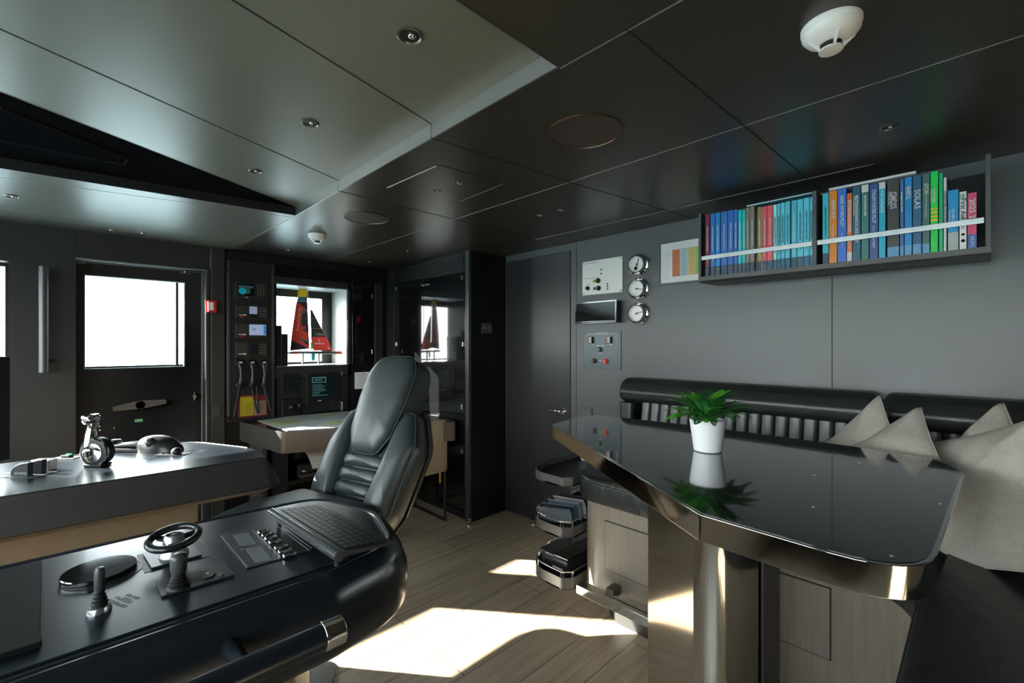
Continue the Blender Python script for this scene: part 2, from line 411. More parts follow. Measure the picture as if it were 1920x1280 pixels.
# dark bulkhead to the right of the pilaster with the window recess
mb = wall_with_holes(MB(), .86, 2.9, 0, ZL+.1, YL, YL+.34, [(RX0, RX1, RZ0, RZ1)])
struct('wall_bulkhead', mb, BLACKP)
mb = wall_with_holes(MB(), RX0-.02, RX1+.02, RZ0-.02, RZ1+.02, RY-.005, RY+.03, [(RX0, 1.742, 1.235, 1.835)])
wf = struct('window_1', mb, BLACK)
build('window_glass', MB().box((RX0, RY+.008, 1.235), (1.742, RY+.014, 1.835)), GLASS, wf)
mb = MB(); mb.box((RX0, YL-.001, RZ0-.004), (RX1, RY-.006, RZ0+.002))
mb.box((RX1-.004, YL, RZ0), (RX1+.001, RY-.006, RZ1)); mb.box((RX0, YL, RZ1-.004), (RX1, RY-.006, RZ1+.001))
struct('trim_12', mb, mat('grey_recess_lining', (.30, .32, .32), .38))
mb = MB()
for a, b in (((RX0-.03, RZ0-.10), (RX1+.03, RZ0-.002)), ((RX0-.03, RZ1+.002), (RX1+.03, RZ1+.06)), ((RX1+.002, RZ0-.1), (RX1+.03, RZ1+.06))):
    mb.box((a[0], YL-.012, a[1]), (b[0], YL, b[1]))
struct('trim_13', mb, mat('dark_grey_window_surround', (.030, .030, .029), .4), bevel=.002)
# left side window and its glass
mb = wall_with_holes(MB(), -1.47, -.24, 1.16, 1.92, YL+.12, YL+.15, [(-1.43, -.285, 1.2, 1.88)])
wf = struct('window_2', mb, BLACK); build('window_glass', MB().box((-1.43, YL+.13, 1.2), (-.285, YL+.136, 1.88)), GLASS, wf)
# right wall
struct('wall_right', MB().box((XR, YB, 0), (XR+.1, 2.79, ZL+.1)), WALL)
struct('trim_14', MB().box((XR-.0012, .496, 0), (XR+.004, .500, ZL)).box((XR-.0012, 2.043, 0), (XR+.004, 2.046, ZL)), SEAM)
# windshield wall and aft wall
mb = wall_with_holes(MB(), YB-.2, YL+.2, 0, ZL+.1, XW-.1, XW, [(-.95, .75, 1.02, 1.96), (.85, 2.35, 1.02, 1.96), (2.45, 3.75, 1.02, 1.96)], 'x')
struct('wall_front', mb, WALLD)
for i, (a, b) in enumerate(((-.95, .75), (.85, 2.35), (2.45, 3.75))):
    wf = struct('window_%d' % (i+3), wall_with_holes(MB(), a-.02, b+.02, 1.0, 1.98, XW-.11, XW-.09, [(a+.02, b-.02, 1.04, 1.94)], 'x'), BLACK)
    build('window_glass', MB().box((XW-.106, a+.02, 1.04), (XW-.10, b-.02, 1.94)), GLASS, wf)
mb = MB().box((XW-.1, YB-.1, 0), (XR+.1, YB, ZL+.1))
struct('wall_back', mb, WALLD)
struct('wall_outer_aft', MB().box((XR, 2.79, 0), (XR+.1, 4.5, ZL+.1)), BLACKP)
# ---------------- left door with window (recessed)
wz = lambda py, px=160: U(px, py, 'y', YD).z
wx = lambda px: U(px, 600, 'y', YD).x
x0, x1 = wx(160), wx(345)
z0, z1 = wz(691), wz(516)
mb = wall_with_holes(MB(), DX0+.001, DX1-.001, .002, DZ1-.001, YD, YD+.06, [(x0, x1, z0, z1)])
dr = struct('door_1', mb, DOORL, bevel=.002)
build('window_glass', MB().box((x0, YD+.04, z0), (x1, YD+.046, z1)), GLASS, dr)
xb = wx(331)
build('window_bar', MB().box((xb, YD+.03, z0), (xb+.016, YD+.05, z1)).box((x0, YD+.045, z0), (x1, YD+.055, z0+.012)), BLACK, dr)
mb = MB(); mb.tube([(x0-.004, YD-.002, z0-.004), (x1+.004, YD-.002, z0-.004), (x1+.004, YD-.002, z1+.004), (x0-.004, YD-.002, z1+.004)], .004, 6, closed=True)
build('window_rim', mb, mat('grey_blue_window_rim', (.25, .33, .36), .3, metal=.5), dr)
h = U(263, 759, 'y', YD-.03)
mb = MB(); mb.cyl((h.x, YD, h.z), (h.x, YD-.045, h.z), .034, .028)
M = Matrix.Translation((h.x, YD-.035, h.z)) @ Matrix.Rotation(math.radians(-4), 4, 'Y')
mb.prism(roundpoly([(-.15, -.018), (-.04, -.024), (.04, -.024), (.15, -.012), (.15, .018), (.04, .03), (-.04, .03), (-.15, .012)], .01, 3), -.008, .010, M @ Matrix.Rotation(PI/2, 4, 'X'))
build('door_handle', mb, mat('worn_handle_metal', (.20, .19, .18), .35, metal=.85, noise=.08), dr, smooth=40, label='brushed metal two-arm lever')
g = U(260, 788, 'y', YD)
s_ = build('sticker', MB().box((g.x-.022, YD-.002, g.z-.011), (g.x+.022, YD, g.z+.011)), mat('green_sign', (.10, .50, .18), .5), dr)
text('\u2192 EXIT', .014, WHITE, s_, LW((g.x, YD-.0022, g.z)))
s0 = U(187, 798, 'y', YD).z; xs0 = wx(217)
mb = MB(); mb.box((DX0, YD-.0015, s0-.003), (DX1-.03, YD+.01, s0)).box((xs0, YD-.0015, .02), (xs0+.004, YD+.01, s0))
build('panel_seam', mb, SEAM, dr)
mb = MB()
for px, py in ((187, 799), (187, 806), (214, 802), (328, 783)):
    p = U(px, py, 'y', YD); mb.cyl((p.x, YD, p.z), (p.x, YD-.003, p.z), .004, seg=8)
build('screw', mb, CHROME, dr)
mb = MB()
for px, py in ((150, 492), (347, 511)):
    p = U(px, py, 'y', YD-.02); mb.box((p.x-.03, YD-.03, p.z-.006), (p.x+.03, YD-.001, p.z+.002)); mb.cyl((p.x, YD-.025, p.z-.004), (p.x, YD-.025, p.z+.02), .008, seg=10)
p = U(366, 743, 'y', YD-.02); mb.box((p.x-.008, YD-.02, p.z-.03), (p.x, YD, p.z+.03)); mb.cyl((p.x-.004, YD-.03, p.z), (p.x-.004, YD, p.z), .012, seg=12)
build('hinge', mb, BRUSH, dr)
# grab tube on the wall
t = thing('grab_rail', 'long vertical brushed tube fixed on the grey wall left of the windowed door', 'handrail', (-.114, 4.02, 1.23))
build('tube', MB().cyl((-.114, 4.02, 1.226), (-.114, 4.02, 1.878), .022), mat('satin_grey_tube', (.12, .125, .13), .4, metal=.5), t, smooth=40)
for z in (1.3, 1.8): build('bracket', MB().cyl((-.114, 4.02, z), (-.114, YL, z), .012), BRUSH, t, smooth=40)
# switch low on the jamb
single('wall_switch', MB().box((DX1+.04, YL-.022, .84), (DX1+.09, YL-.0155, .93)), DGREY, 'small dark switch plate low on the pilaster right of the windowed door', 'switch', bevel=.002)
# alarm
t = thing('alarm_sounder', 'small red alarm box with a white front on the pilaster beside the windowed door', 'alarm', (.775, YL-.02, 1.685))
build('housing', MB().box((.745, YL-.055, 1.64), (.80, YL-.015, 1.73)), mat('alarm_red', (.62, .02, .03), .35), t, bevel=.006)
build('label_plate', MB().box((.752, YL-.057, 1.655), (.778, YL-.0552, 1.715)), WHITE, t)
# ---------------- right door
DY0, DY1 = 2.097, 2.775
dr = struct('door_2', MB().box((XR-.006, DY0+.004, .012), (XR-.0005, DY1, 2.082)), DOORM, bevel=.001)
build('shadow_gap', MB().box((XR-.0062, DY0, 0), (XR-.0004, DY0+.004, 2.086)).box((XR-.0062, DY0, 2.082), (XR-.0004, DY1, 2.086)), SEAM, dr)
hz = .905; hy = DY0+.055
mb = MB(); mb.cyl((XR-.006, hy, hz), (XR-.016, hy, hz), .026); mb.cyl((XR-.012, hy, hz), (XR-.055, hy, hz), .010)
mb.tube([(XR-.055, hy-.004, hz), (XR-.058, hy+.03, hz+.002), (XR-.056, hy+.075, hz+.001), (XR-.052, hy+.12, hz-.002)], [.010, .010, .008, .006])
build('door_handle', mb, CHROME, dr, smooth=50, label='polished lever handle')
build('keyhole', MB().cyl((XR-.006, hy, hz-.09), (XR-.009, hy, hz-.09), .008), CHROME, dr)
single('door_stop', MB().lathe([(.018, 0), (.018, .006), (.010, .012), (.014, .03), (.010, .036)], (2.59, 2.43, 0), seg=16), CHROME, 'tiny chrome stop on the floor in front of the dark right-hand door', 'door stop', smooth=40)
single('door_stop', MB().lathe([(.022, 0), (.022, .008), (.012, .016), (.017, .045), (.012, .052)], (2.22, 2.755, 0), seg=16), CHROME, 'chrome floor stop at the foot of the black glass-door cabinet corner', 'door stop', smooth=40)
# ---------------- tall black cabinet with glass doors (faces the helm)
CX, CY = 2.245, 2.79
t = thing('equipment_cabinet', 'tall black cabinet with reflecting dark glass doors between chart table and right-hand door', 'cabinet', (CX+.2, 3.4, 0))
build('body', MB().box((CX+.02, CY, 0), (XR-.001, YL-.001, ZL-.002)), BLACKP, t, bevel=.001)
build('corner_post', MB().box((CX-.004, CY, .0), (CX+.02, CY+.045, ZL-.002)), mat('dark_blue_grey_post', (.045, .05, .055), .3), t, bevel=.002)
build('corner_post', MB().box((CX-.004, 3.93, 0), (CX+.02, YL-.002, ZL-.002)), mat('dark_post', (.02, .02, .02), .35), t, bevel=.002)
ym = 3.42
for a, b in ((CY+.05, ym-.003), (ym+.003, 3.925)):
    d = build('glass_door', MB().box((CX-.004, a, .03), (CX+.012, b, 1.97)), GLASSB, t, bevel=.001)
    hyy = a+.03 if a < 3 else b-.03
    for z in (1.93, 1.40, .90, .55):
        build('hinge', MB().box((CX-.012, hyy-.014, z-.018), (CX-.003, hyy+.014, z+.018)), CHROME, d, bevel=.002)
for y in (ym-.05, ym+.02): build('knob', MB().lathe([(.009, 0), (.012, .01), (.008, .02)], (CX-.004, y, 1.925), (-1, 0, 0), 14), CHROME, t, smooth=40)
mb = MB()
mb.box((CX, CY+.05, 1.975), (CX+.015, 3.925, ZL-.004)); build('louvre_panel', mb, BLACKP, t)
mb = MB()
for i in range(6):
    z = 1.99+i*.023; mb.box((CX-.010, CY+.07, z), (CX, 3.9, z+.007))
build('louvre', mb, mat('louvre_black', (.03, .03, .032), .35), t)
p = U(912, 615, 'y', CY)
t2 = thing('wall_switch', 'dark socket plate on the black side of the tall cabinet', 'switch', (p.x, CY, p.z))
build('plate', MB().box((p.x-.055, CY-.006, p.z-.042), (p.x+.055, CY-.0005, p.z+.042)), DGREY, t2, bevel=.002)
for dx, dz in ((.012, .012), (.03, .012), (.02, -.008), (.036, -.012)): build('switch_dot', MB().cyl((p.x+dx, CY-.006, p.z+dz), (p.x+dx, CY-.009, p.z+dz), .005, seg=8), GREY, t2)
build('socket', MB().box((p.x-.035, CY-.009, p.z-.008), (p.x-.012, CY-.006, p.z+.014)), GREY, t2)
# ---------------- radio bay on the far wall
SCRD = mat('dark_screen', (.012, .016, .02), .12)
def scr(name, c, e): return mat(name, tuple(q_*.45 for q_ in c), .3, emit=e)
def L(px, py, y=YL-.02): return U(px, py, 'y', y)
t = thing('radio_rack', 'dark grey instrument column with radios and handsets beside the small window', 'instrument panel', (1.04, YL, .79))
build('back_panel', MB().box((.872, YL-.02, .79), (1.215, YL-.0005, 2.06)), mat('radio_rack_grey', (.016, .015, .013), .45), t, bevel=.004)
build('louvre', (lambda m: [m.box((.88, YL-.012, 2.07+i*.011), (1.9, YL-.002, 2.074+i*.011)) for i in range(6)] and m)(MB()), mat('louvre_black', (.03,.03,.032), .35), t)
for x in (.885, 1.2):
    build('rail', MB().box((x-.008, YL-.028, .80), (x+.008, YL-.02, 2.05)), DGREY, t, bevel=.002)
for px, py in ((424, 508), (426, 784)):
    p = L(px, py); build('knob', MB().lathe([(.014, 0), (.014, .02), (.01, .025)], (p.x, YL-.02, p.z), (0, -1, 0), 14), BLACK, t, smooth=40)
yy = YL-.02
def unit(name, px0, py0, px1, py1, label, scrn=None, keys=None, knobs=(), extra=None):
    a = L(px0, py0); b = L(px1, py1)
    zt = L(px0, (py0)).z; zb = L(px1, py1).z
    u = thing(name, label, 'radio' if 'radio' in name else 'display', ((a.x+b.x)/2, yy, zb), group=None)
    build('housing', MB().box((a.x, yy-.014, zb), (b.x, yy-.0005, zt)), mat('radio_housing', (.022, .021, .020), .4), u, bevel=.003)
    W = b.x-a.x; H = zt-zb
    def R(fx0, fz0, fx1, fz1, nm, m, d=.0165):
        return build(nm, MB().box((a.x+W*fx0, yy-d, zb+H*fz0), (a.x+W*fx1, yy-.0135, zb+H*fz1)), m, u)
    if scrn: sc = R(*scrn[:4], 'screen', scrn[4]); 
    else: sc = None
    if keys:
        fx0, fz0, fx1, fz1, nx, nz = keys
        for i in range(nx):
            for j in range(nz):
                x = a.x+W*(fx0+(fx1-fx0)*(i+.5)/nx); z = zb+H*(fz0+(fz1-fz0)*(j+.5)/nz)
                build('key', MB().box((x-.0045, yy-.0165, z-.0035), (x+.0045, yy-.0135, z+.0035)), KEYM, u)
    for fx, fz, r in knobs:
        build('knob', MB().cyl((a.x+W*fx, yy-.014, zb+H*fz), (a.x+W*fx, yy-.026, zb+H*fz), r, r*.85, 14), BLACK, u, smooth=40)
    if extra: extra(a, b, W, H, zb, u, R)
    return u, sc
KEYM = mat('pale_key', (.25, .22, .18), .5)
LABM = mat('cream_label', (.60, .58, .48), .5)
def ex1(a, b, W, H, zb, u, R):
    d = build('radar_disc', MB().cyl((a.x+W*.22, yy-.016, zb+H*.42), (a.x+W*.22, yy-.018, zb+H*.42), .027, seg=24), scr('screen_blue', (.01, .30, .42), .6), u)
    R(.33, .3, .45, .6, 'screen_patch', scr('screen_green', (.03, .10, .06), .5), .0175)
    R(.10, .62, .55, .74, 'screen_text', scr('screen_dim', (.05, .10, .11), .5), .0175)
    R(.3, .04, .4, .10, 'label_strip', LABM)
unit('chart_display', 440, 526, 500, 562, 'topmost dark instrument with a blue disc on its screen in the radio column',
     (.08, .16, .60, .88, SCRD), (.66, .2, .92, .85, 3, 5), (), ex1)
def exr(red):
    def f(a, b, W, H, zb, u, R):
        R(.04, .35, .36, .92, 'speaker_grille', mat('radio_grille', (.03, .029, .027), .6))
        R(.08, .22, .22, .27, 'label_strip', LABM); R(.22, .19, .32, .29, 'label_strip', LABM)
        if red: R(.14, .05, .22, .18, 'distress_button', mat('red_button', (.45, .02, .02), .4), .02)
    return f
unit('marine_radio', 441, 571, 501, 598, 'radio with a small pale blue screen, second from the top of the radio column',
     (.42, .34, .66, .92, scr('screen_pale', (.38, .45, .62), .55)), (.72, .1, .96, .9, 3, 4), ((.5, .14, .009), (.64, .14, .009)), exr(True))
u_, sc_ = unit('marine_radio', 441, 605, 500, 634, 'radio with a bright blue-white screen reading 16 in the radio column',
     (.42, .2, .96, .92, scr('screen_lilac', (.42, .50, .78), .7)), None, (), exr(True))
a = L(441, 605); b = L(500, 634); Wd = b.x-a.x
text('16', .03, INKD, sc_, LW((a.x+Wd*.56, yy-.0168, (a.z+b.z)/2+.012)))
build('screen_tab', MB().box((a.x+Wd*.88, yy-.0172, b.z+.03), (a.x+Wd*.95, yy-.0164, a.z-.012)), scr('screen_azure', (.02, .25, .65), .7), sc_)
unit('marine_radio', 441, 640, 501, 670, 'radio with a blank black screen, lowest set of the radio column above the handsets',
     (.42, .28, .68, .92, SCRD), (.72, .2, .96, .9, 3, 4), ((.5, .12, .009), (.66, .12, .009)), exr(False))
# handsets with coiled cords
cord_ends = [((447, 733), (455, 760)), ((461, 733), (475, 772)), ((497, 735), (488, 762))]
for i, (px, cx, word) in enumerate(((450, 0, 'leftmost'), (472, 1, 'middle'), (494, 2, 'rightmost'))):
    top = L(px, 679, YL-.05); bot = L(px, 724, YL-.05)
    x = top.x; zt, zb = top.z, bot.z
    t = thing('radio_handset', 'black telephone handset, %s of the three hanging under the radios' % word, 'handset', (x, YL-.02, zb), group='radio handsets')
    y_ = YL-.045
    mb = MB(); mb.tube([(x, y_+.01, zt), (x, y_-.012, zt-.012), (x+.004, y_-.02, zt-.05), (x+.006, y_-.022, (zt+zb)/2), (x+.004, y_-.018, zb+.04), (x, y_-.010, zb+.01), (x, y_+.012, zb)], [.02, .022, .015, .013, .016, .023, .02], 12)
    build('grip', mb, mat('handset_black', (.022, .021, .02), .35), t, smooth=True)
    build('cradle', MB().box((x-.028, YL-.034, zt-.03), (x+.028, YL-.0205, zt+.02)), BLACK, t, bevel=.004)
    build('light_tab', MB().box((x-.010, y_-.034, zt-.004), (x+.010, y_-.026, zt+.005)), WHITE, t)
    build('cradle', MB().box((x-.022, YL-.034, zb-.01), (x+.022, YL-.0205, zb+.03)), BLACK, t, bevel=.004)
    lo = .835+.012*i; dx = (-.05, .03, .055)[i]
    path = []
    for k in range(25):
        a_ = k/24; path.append((x+dx*math.sin(PI*a_)*.9+(.03 if i == 1 else 0)*a_, y_-.012-.015*math.sin(PI*a_), zb-(zb-lo)*math.sin(PI*min(1, a_*1.05))**.8+.0))
    build('coiled_cord', MB().tube(path, .0075, 8), RUBBER, t, smooth=True)
t = thing('safety_card', 'yellow and red printed instruction card behind the handset cords', 'sign', (1.06, YL-.021, .81))
a = L(447, 742); b = L(501, 778)
build('card', MB().box((a.x, YL-.0225, b.z), (b.x, YL-.0205, a.z)), mat('card_red', (.28, .02, .02), .5), t)
build('printed_field', MB().box((a.x+.012, YL-.0235, b.z+.01), (a.x+.105, YL-.0226, a.z-.012)), mat('card_yellow', (.50, .42, .01), .5), t)
build('printed_field', MB().box((a.x+.11, YL-.0235, b.z+.01), (b.x-.01, YL-.0226, a.z-.05)), mat('card_pink', (.40, .28, .22), .5), t)
mb = MB()
for k in range(9): mb.box((a.x+.118, YL-.0241, b.z+.018+k*.010), (b.x-.018-(k % 3)*.008, YL-.0236, b.z+.021+k*.010))
for k in range(7): mb.box((a.x+.05, YL-.0241, b.z+.02+k*.014), (a.x+.095, YL-.0236, b.z+.024+k*.014))
build('printed_lines', mb, mat('card_ink', (.35, .05, .04), .6), t)
# lower instrument panel under the recess
t = thing('lower_instrument_panel', 'black panel under the small window with a text screen and joystick unit', 'instrument panel', (1.5, YL, .8))
build('back_panel', MB().box((1.24, YL-.012, .80), (1.845, YL-.0005, 1.105)), mat('lower_panel_black', (.016, .016, .016), .4), t, bevel=.002)
a = L(528, 702); b = L(560, 736)
build('bezel', MB().box((a.x, YL-.024, b.z), (b.x, YL-.0125, a.z)), BLACK, t, bevel=.003)
build('blank_screen', MB().box((a.x+.02, YL-.0255, b.z+.03), (b.x-.02, YL-.0235, a.z-.012)), SCRD, t)
a = L(575, 700); b = L(636, 752)
build('bezel', MB().box((a.x, YL-.024, b.z), (b.x, YL-.0125, a.z)), BLACK, t, bevel=.003)
a = L(583, 706, YL-.025); b = L(630, 745, YL-.025)
sc = build('text_screen', MB().box((a.x, YL-.0262, b.z), (b.x, YL-.0238, a.z)), scr('screen_navy', (.004, .012, .015), .3), t)
TEAL = scr('screen_teal', (.16, .42, .40), .55)
mb = MB()
mb.box((a.x+.01, YL-.0275, a.z-.055), (a.x+.13, YL-.0264, a.z-.050)); mb.box((a.x+.01, YL-.0275, a.z-.012), (a.x+.13, YL-.0264, a.z-.007)); mb.box((a.x+.01, YL-.0275, a.z-.055), (a.x+.015, YL-.0264, a.z-.007)); mb.box((a.x+.125, YL-.0275, a.z-.055), (a.x+.13, YL-.0264, a.z-.007))
rn = random.Random(3)
for k in range(8): mb.box((a.x+.012, YL-.0275, a.z-.075-k*.0135), (a.x+.012+rn.uniform(.06, .15), YL-.0264, a.z-.072-k*.0135))
mb.box((a.x+.03, YL-.0275, a.z-.025), (a.x+.11, YL-.0264, a.z-.021)); mb.box((a.x+.03, YL-.0275, a.z-.038), (a.x+.09, YL-.0264, a.z-.034))
build('screen_text', mb, TEAL, sc)
build('label_strip', MB().box((a.x+.06, YL-.0265, b.z-.02), (a.x+.09, YL-.0238, b.z-.012)), LABM, t)
build('indicator', MB().box((b.x-.03, YL-.0265, b.z-.03), (b.x-.018, YL-.0238, b.z-.018)), mat('red_button', (.45, .02, .02), .4), t)
a = L(528, 748); b = L(563, 784)
build('joystick_base', MB().box((a.x, YL-.03, b.z), (b.x, YL-.0125, a.z)), BLACK, t, bevel=.008)
c_ = L(545, 762)
build('joystick_ball', MB().sphere((c_.x, YL-.05, c_.z), .028), BLACK, t, smooth=True)
build('joystick_ball', MB().sphere((c_.x+.06, YL-.045, c_.z+.005), .018), DGREY, t, smooth=True)
for px, py in ((641, 703), (641, 760)):
    p = L(px, py); build('latch', MB().box((p.x-.006, YL-.03, p.z-(.012 if py < 720 else .05)), (p.x+.008, YL-.012, p.z+(.03 if py < 720 else .04))), CHROME, t, bevel=.004)
# dark cupboard right of the recess
t = thing('glass_cupboard', 'dark glass-fronted cupboard with chrome hinges right of the small window', 'cupboard', (2.0, YL, .8))
build('glass_door', MB().box((1.885, YL-.012, 1.21), (2.085, YL-.0005, 1.97)), GLASSB, t, bevel=.001)
build('lower_door', MB().box((1.885, YL-.012, .80), (2.085, YL-.0005, 1.185)), BLACKP, t, bevel=.001)
build('post', MB().box((2.11, YL-.02, .3), (2.19, YL-.0005, 1.99)), mat('dark_post_face', (.024, .024, .023), .4), t, bevel=.002)
for z in (1.86, 1.33): build('hinge', MB().box((2.075, YL-.022, z-.02), (2.10, YL-.011, z+.02)), CHROME, t, bevel=.002)
build('red_tag', MB().box((1.925, YL-.013, 1.60), (1.965, YL-.0121, 1.66)), mat('dull_red_tag', (.10, .004, .006), .4), t)
build('blue_label', MB().box((1.915, YL-.013, 1.83), (1.965, YL-.0121, 1.865)), mat('dull_blue_label', (.012, .016, .035), .4), t)
t = thing('certificate', 'white paper certificate fixed on the dark lower cupboard door', 'notice', (2.0, YL-.013, .98))
a = L(665, 698, YL-.014); b = L(697, 727, YL-.014)
build('sheet', MB().box((a.x, YL-.0145, b.z), (b.x, YL-.0122, a.z)), PAPER, t)
mb = MB()
for k in range(7): mb.box((a.x+.03+.006*(k % 3), YL-.0151, a.z-.03-k*.016), (b.x-.03-.008*(k % 2), YL-.0146, a.z-.027-k*.016))
mb.box((a.x+.07, YL-.0151, a.z-.018), (a.x+.10, YL-.0146, a.z-.01))
build('printed_lines', mb, INK, t)
# ---------------- binders standing in the recess
xa = RX0+.002
for i, (dx, w_, h_, word) in enumerate(((0, .05, .345, 'taller black binder standing at the left end of the window recess'), (.055, .05, .275, 'shorter black binder standing in front of the taller one in the recess'))):
    t = thing('binder', word, 'binder', (xa+dx+w_/2, 4.2, RZ0+.003), group='black binders in the recess')
    build('cover', MB().box((xa+dx, YL+.03+.02*i, RZ0+.003), (xa+dx+w_, YL+.22+.02*i, RZ0+h_)), BLACK, t, bevel=.004)
    build('ring', MB().lathe([(.01, 0), (.01, .002)], (xa+dx+w_/2, YL+.03+.02*i, RZ0+.06), (0, -1, 0), 14), DGREY, t)
# ---------------- model racing yacht on the sill
P0 = Vector((1.62, 4.27, 0)); DIR = Vector((.47, -.17, 0)).normalized(); NB = Vector((DIR.y, -DIR.x, 0))
t = thing('model_yacht', 'model racing yacht with red and black sails standing in the window recess', 'model boat', (1.66, 4.26, RZ0+.002))
def B(px, py, off=0): return UP(px, py, P0+NB*off, NB)
def sheet(name, pts, m, par, th=.002, off=0):
    mb = MB(); q = [B(px, py)+NB*off for px, py in pts]
    a = [mb.bm.verts.new(p-NB*th/2) for p in q]; b = [mb.bm.verts.new(p+NB*th/2) for p in q]; n = len(q)
    mb.bm.faces.new(a[::-1]); mb.bm.faces.new(b)
    for i in range(n): mb.bm.faces.new([a[i], a[(i+1) % n], b[(i+1) % n], b[i]])
    return build(name, mb, m, par)
RED = mat('sail_red', (.68, .035, .02), .5); SBLK = mat('sail_black', (.012, .012, .013), .5); GRN = mat('sail_green', (.0, .18, .12), .5); YEL = mat('sail_yellow', (.85, .55, .01), .5)
z2 = lambda x, y: (420+x/7.1125, 500+y/7.1125)
ms = sheet('main_sail', [z2(990, 400), z2(1108, 400), z2(1140, 1090), z2(880, 1120), z2(905, 880), z2(960, 500)], SBLK, t)
sheet('head_patch', [z2(998, 238), z2(1105, 238), z2(1105, 405), z2(980, 402)], YEL, ms, .003, .0005)
sheet('blue_patch', [z2(995, 412), z2(1082, 412), z2(1082, 448), z2(990, 445)], mat('sail_blue', (.0, .20, .36), .5), ms, .001, .0016)
def fl(pts, m, nm, o=.0016, par=None):
    return sheet(nm, [z2(*p) for p in pts], m, par or ms, .0008, o)
fl([(970, 470), (1060, 530), (1100, 580), (1090, 600), (1040, 640), (1030, 700), (1035, 780), (1060, 850), (1120, 880), (1120, 980), (1000, 960), (950, 940), (1050, 990), (1130, 1060), (1130, 1090), (1020, 1030), (920, 990), (900, 960), (905, 890), (930, 760), (945, 640)], RED, 'red_flame')
fl([(1060, 560), (1085, 590), (1040, 650), (1050, 610)], GRN, 'green_flame', .0026)
fl([(950, 935), (1030, 965), (1125, 990), (1130, 1005), (1030, 985)], GRN, 'green_flame', .0026)
fl([(1035, 790), (1090, 790), (1090, 835), (1040, 835)], RED, 'red_patch', .0026)
fl([(945, 688), (1122, 690), (1122, 694), (945, 692)], GREY, 'batten', .003)
fl([(965, 456), (1110, 458), (1110, 464), (965, 462)], WHITE, 'batten', .003)
# lettering on the main sail, reading upwards
c0 = B(*z2(1000, 700))+NB*.0032
text('Emirates FLY BETTER', .026, mat('sail_gold_text', (.75, .62, .40), .5), ms, basis(c0, (0.13*DIR+Vector((0, 0, .99))), -DIR, NB), fitw=.21, ext=.0003)
jb = sheet('jib', [z2(1150, 570), z2(1175, 575), z2(1340, 900), z2(1440, 1115), z2(1200, 1118), z2(1170, 1060), z2(1160, 900)], SBLK, t)
fl([(1175, 935), (1360, 935), (1440, 1113), (1205, 1113), (1178, 1050)], RED, 'red_panel', .0016, jb)
fl([(1200, 870), (1240, 895), (1330, 905), (1340, 918), (1230, 915)], GRN, 'green_flame', .0016, jb)
fl([(1240, 883), (1325, 888), (1330, 905), (1260, 900)], RED, 'red_flame', .002, jb)
for y0, xa_, xb_ in ((690, 1160, 1232), (820, 1165, 1295)): fl([(xa_, y0), (xb_, y0), (xb_, y0+6), (xa_, y0+6)], GREY, 'batten', .0022, jb)
c0 = B(*z2(1272, 1022))+NB*.0032; text('OMEGA', .024, WHITE, jb, basis(c0, DIR, (0, 0, 1), NB), fitw=.082, ext=.0003)
c0 = B(*z2(1268, 980))+NB*.0032; text('\u03a9', .024, WHITE, jb, basis(c0, DIR, (0, 0, 1), NB), ext=.0003)
c0 = B(*z2(1392, 1088))+NB*.0032; text('H8', .018, WHITE, jb, basis(c0, DIR, (0, 0, 1), NB), ext=.0003)
build('mast', MB().tube([B(*z2(1110, 250)), B(*z2(1145, 700)), B(*z2(1162, 1110))], .0028, 8), WHITE, t, smooth=True)
build('forestay', MB().tube([B(*z2(1115, 380)), B(*z2(1290, 760)), B(*z2(1440, 1115))], .0012, 6), BLACK, t)
mb = MB(); pts = [(830, 1150, .004), (900, 1142, .022), (1050, 1138, .034), (1250, 1140, .032), (1420, 1142, .018), (1560, 1142, .006)]
rings = []
for x, y, r in pts:
    c = B(*z2(x, y)); rings.append([c+NB*r*math.cos(a)+Vector((0, 0, (.011 if math.sin(a) > 0 else .016)*math.sin(a)*min(1, r/.012))) for a in [2*PI*k/14 for k in range(14)]])
mb.loft(rings); hl = build('hull', mb, mat('hull_dark_green', (.01, .03, .025), .3), t, smooth=50)
mb = MB(); mb.tube([B(*z2(1425, 1128)), B(*z2(1660, 1126))], .0022, 8); build('bowsprit', mb, RED, t)
sheet('bow_panel', [z2(1430, 1135), z2(1570, 1128), z2(1570, 1165), z2(1450, 1165)], RED, t, .012, .0)
sheet('stern_mark', [z2(930, 1135), z2(985, 1135), z2(985, 1165), z2(930, 1160)], RED, hl, .07)
sheet('keel_foil', [z2(1165, 1150), z2(1220, 1150), z2(1212, 1240), z2(1190, 1262), z2(1165, 1235)], mat('foil_teal', (.0, .25, .22), .4), t, .006)
for x in (1050, 1262):
    a = B(*z2(x, 1150)); mb = MB(); mb.box((-.006, -.012, 0), (.006, .012, a.z-RZ0-.004), Matrix.Translation((a.x, a.y, RZ0+.003)))
    build('stand', mb, BROWNM, t)
# mast crew green detail
sheet('green_gear', [z2(1155, 1000), z2(1180, 1010), z2(1185, 1100), z2(1160, 1100)], mat('bright_green', (.10, .5, .02), .5), t, .01, .004)
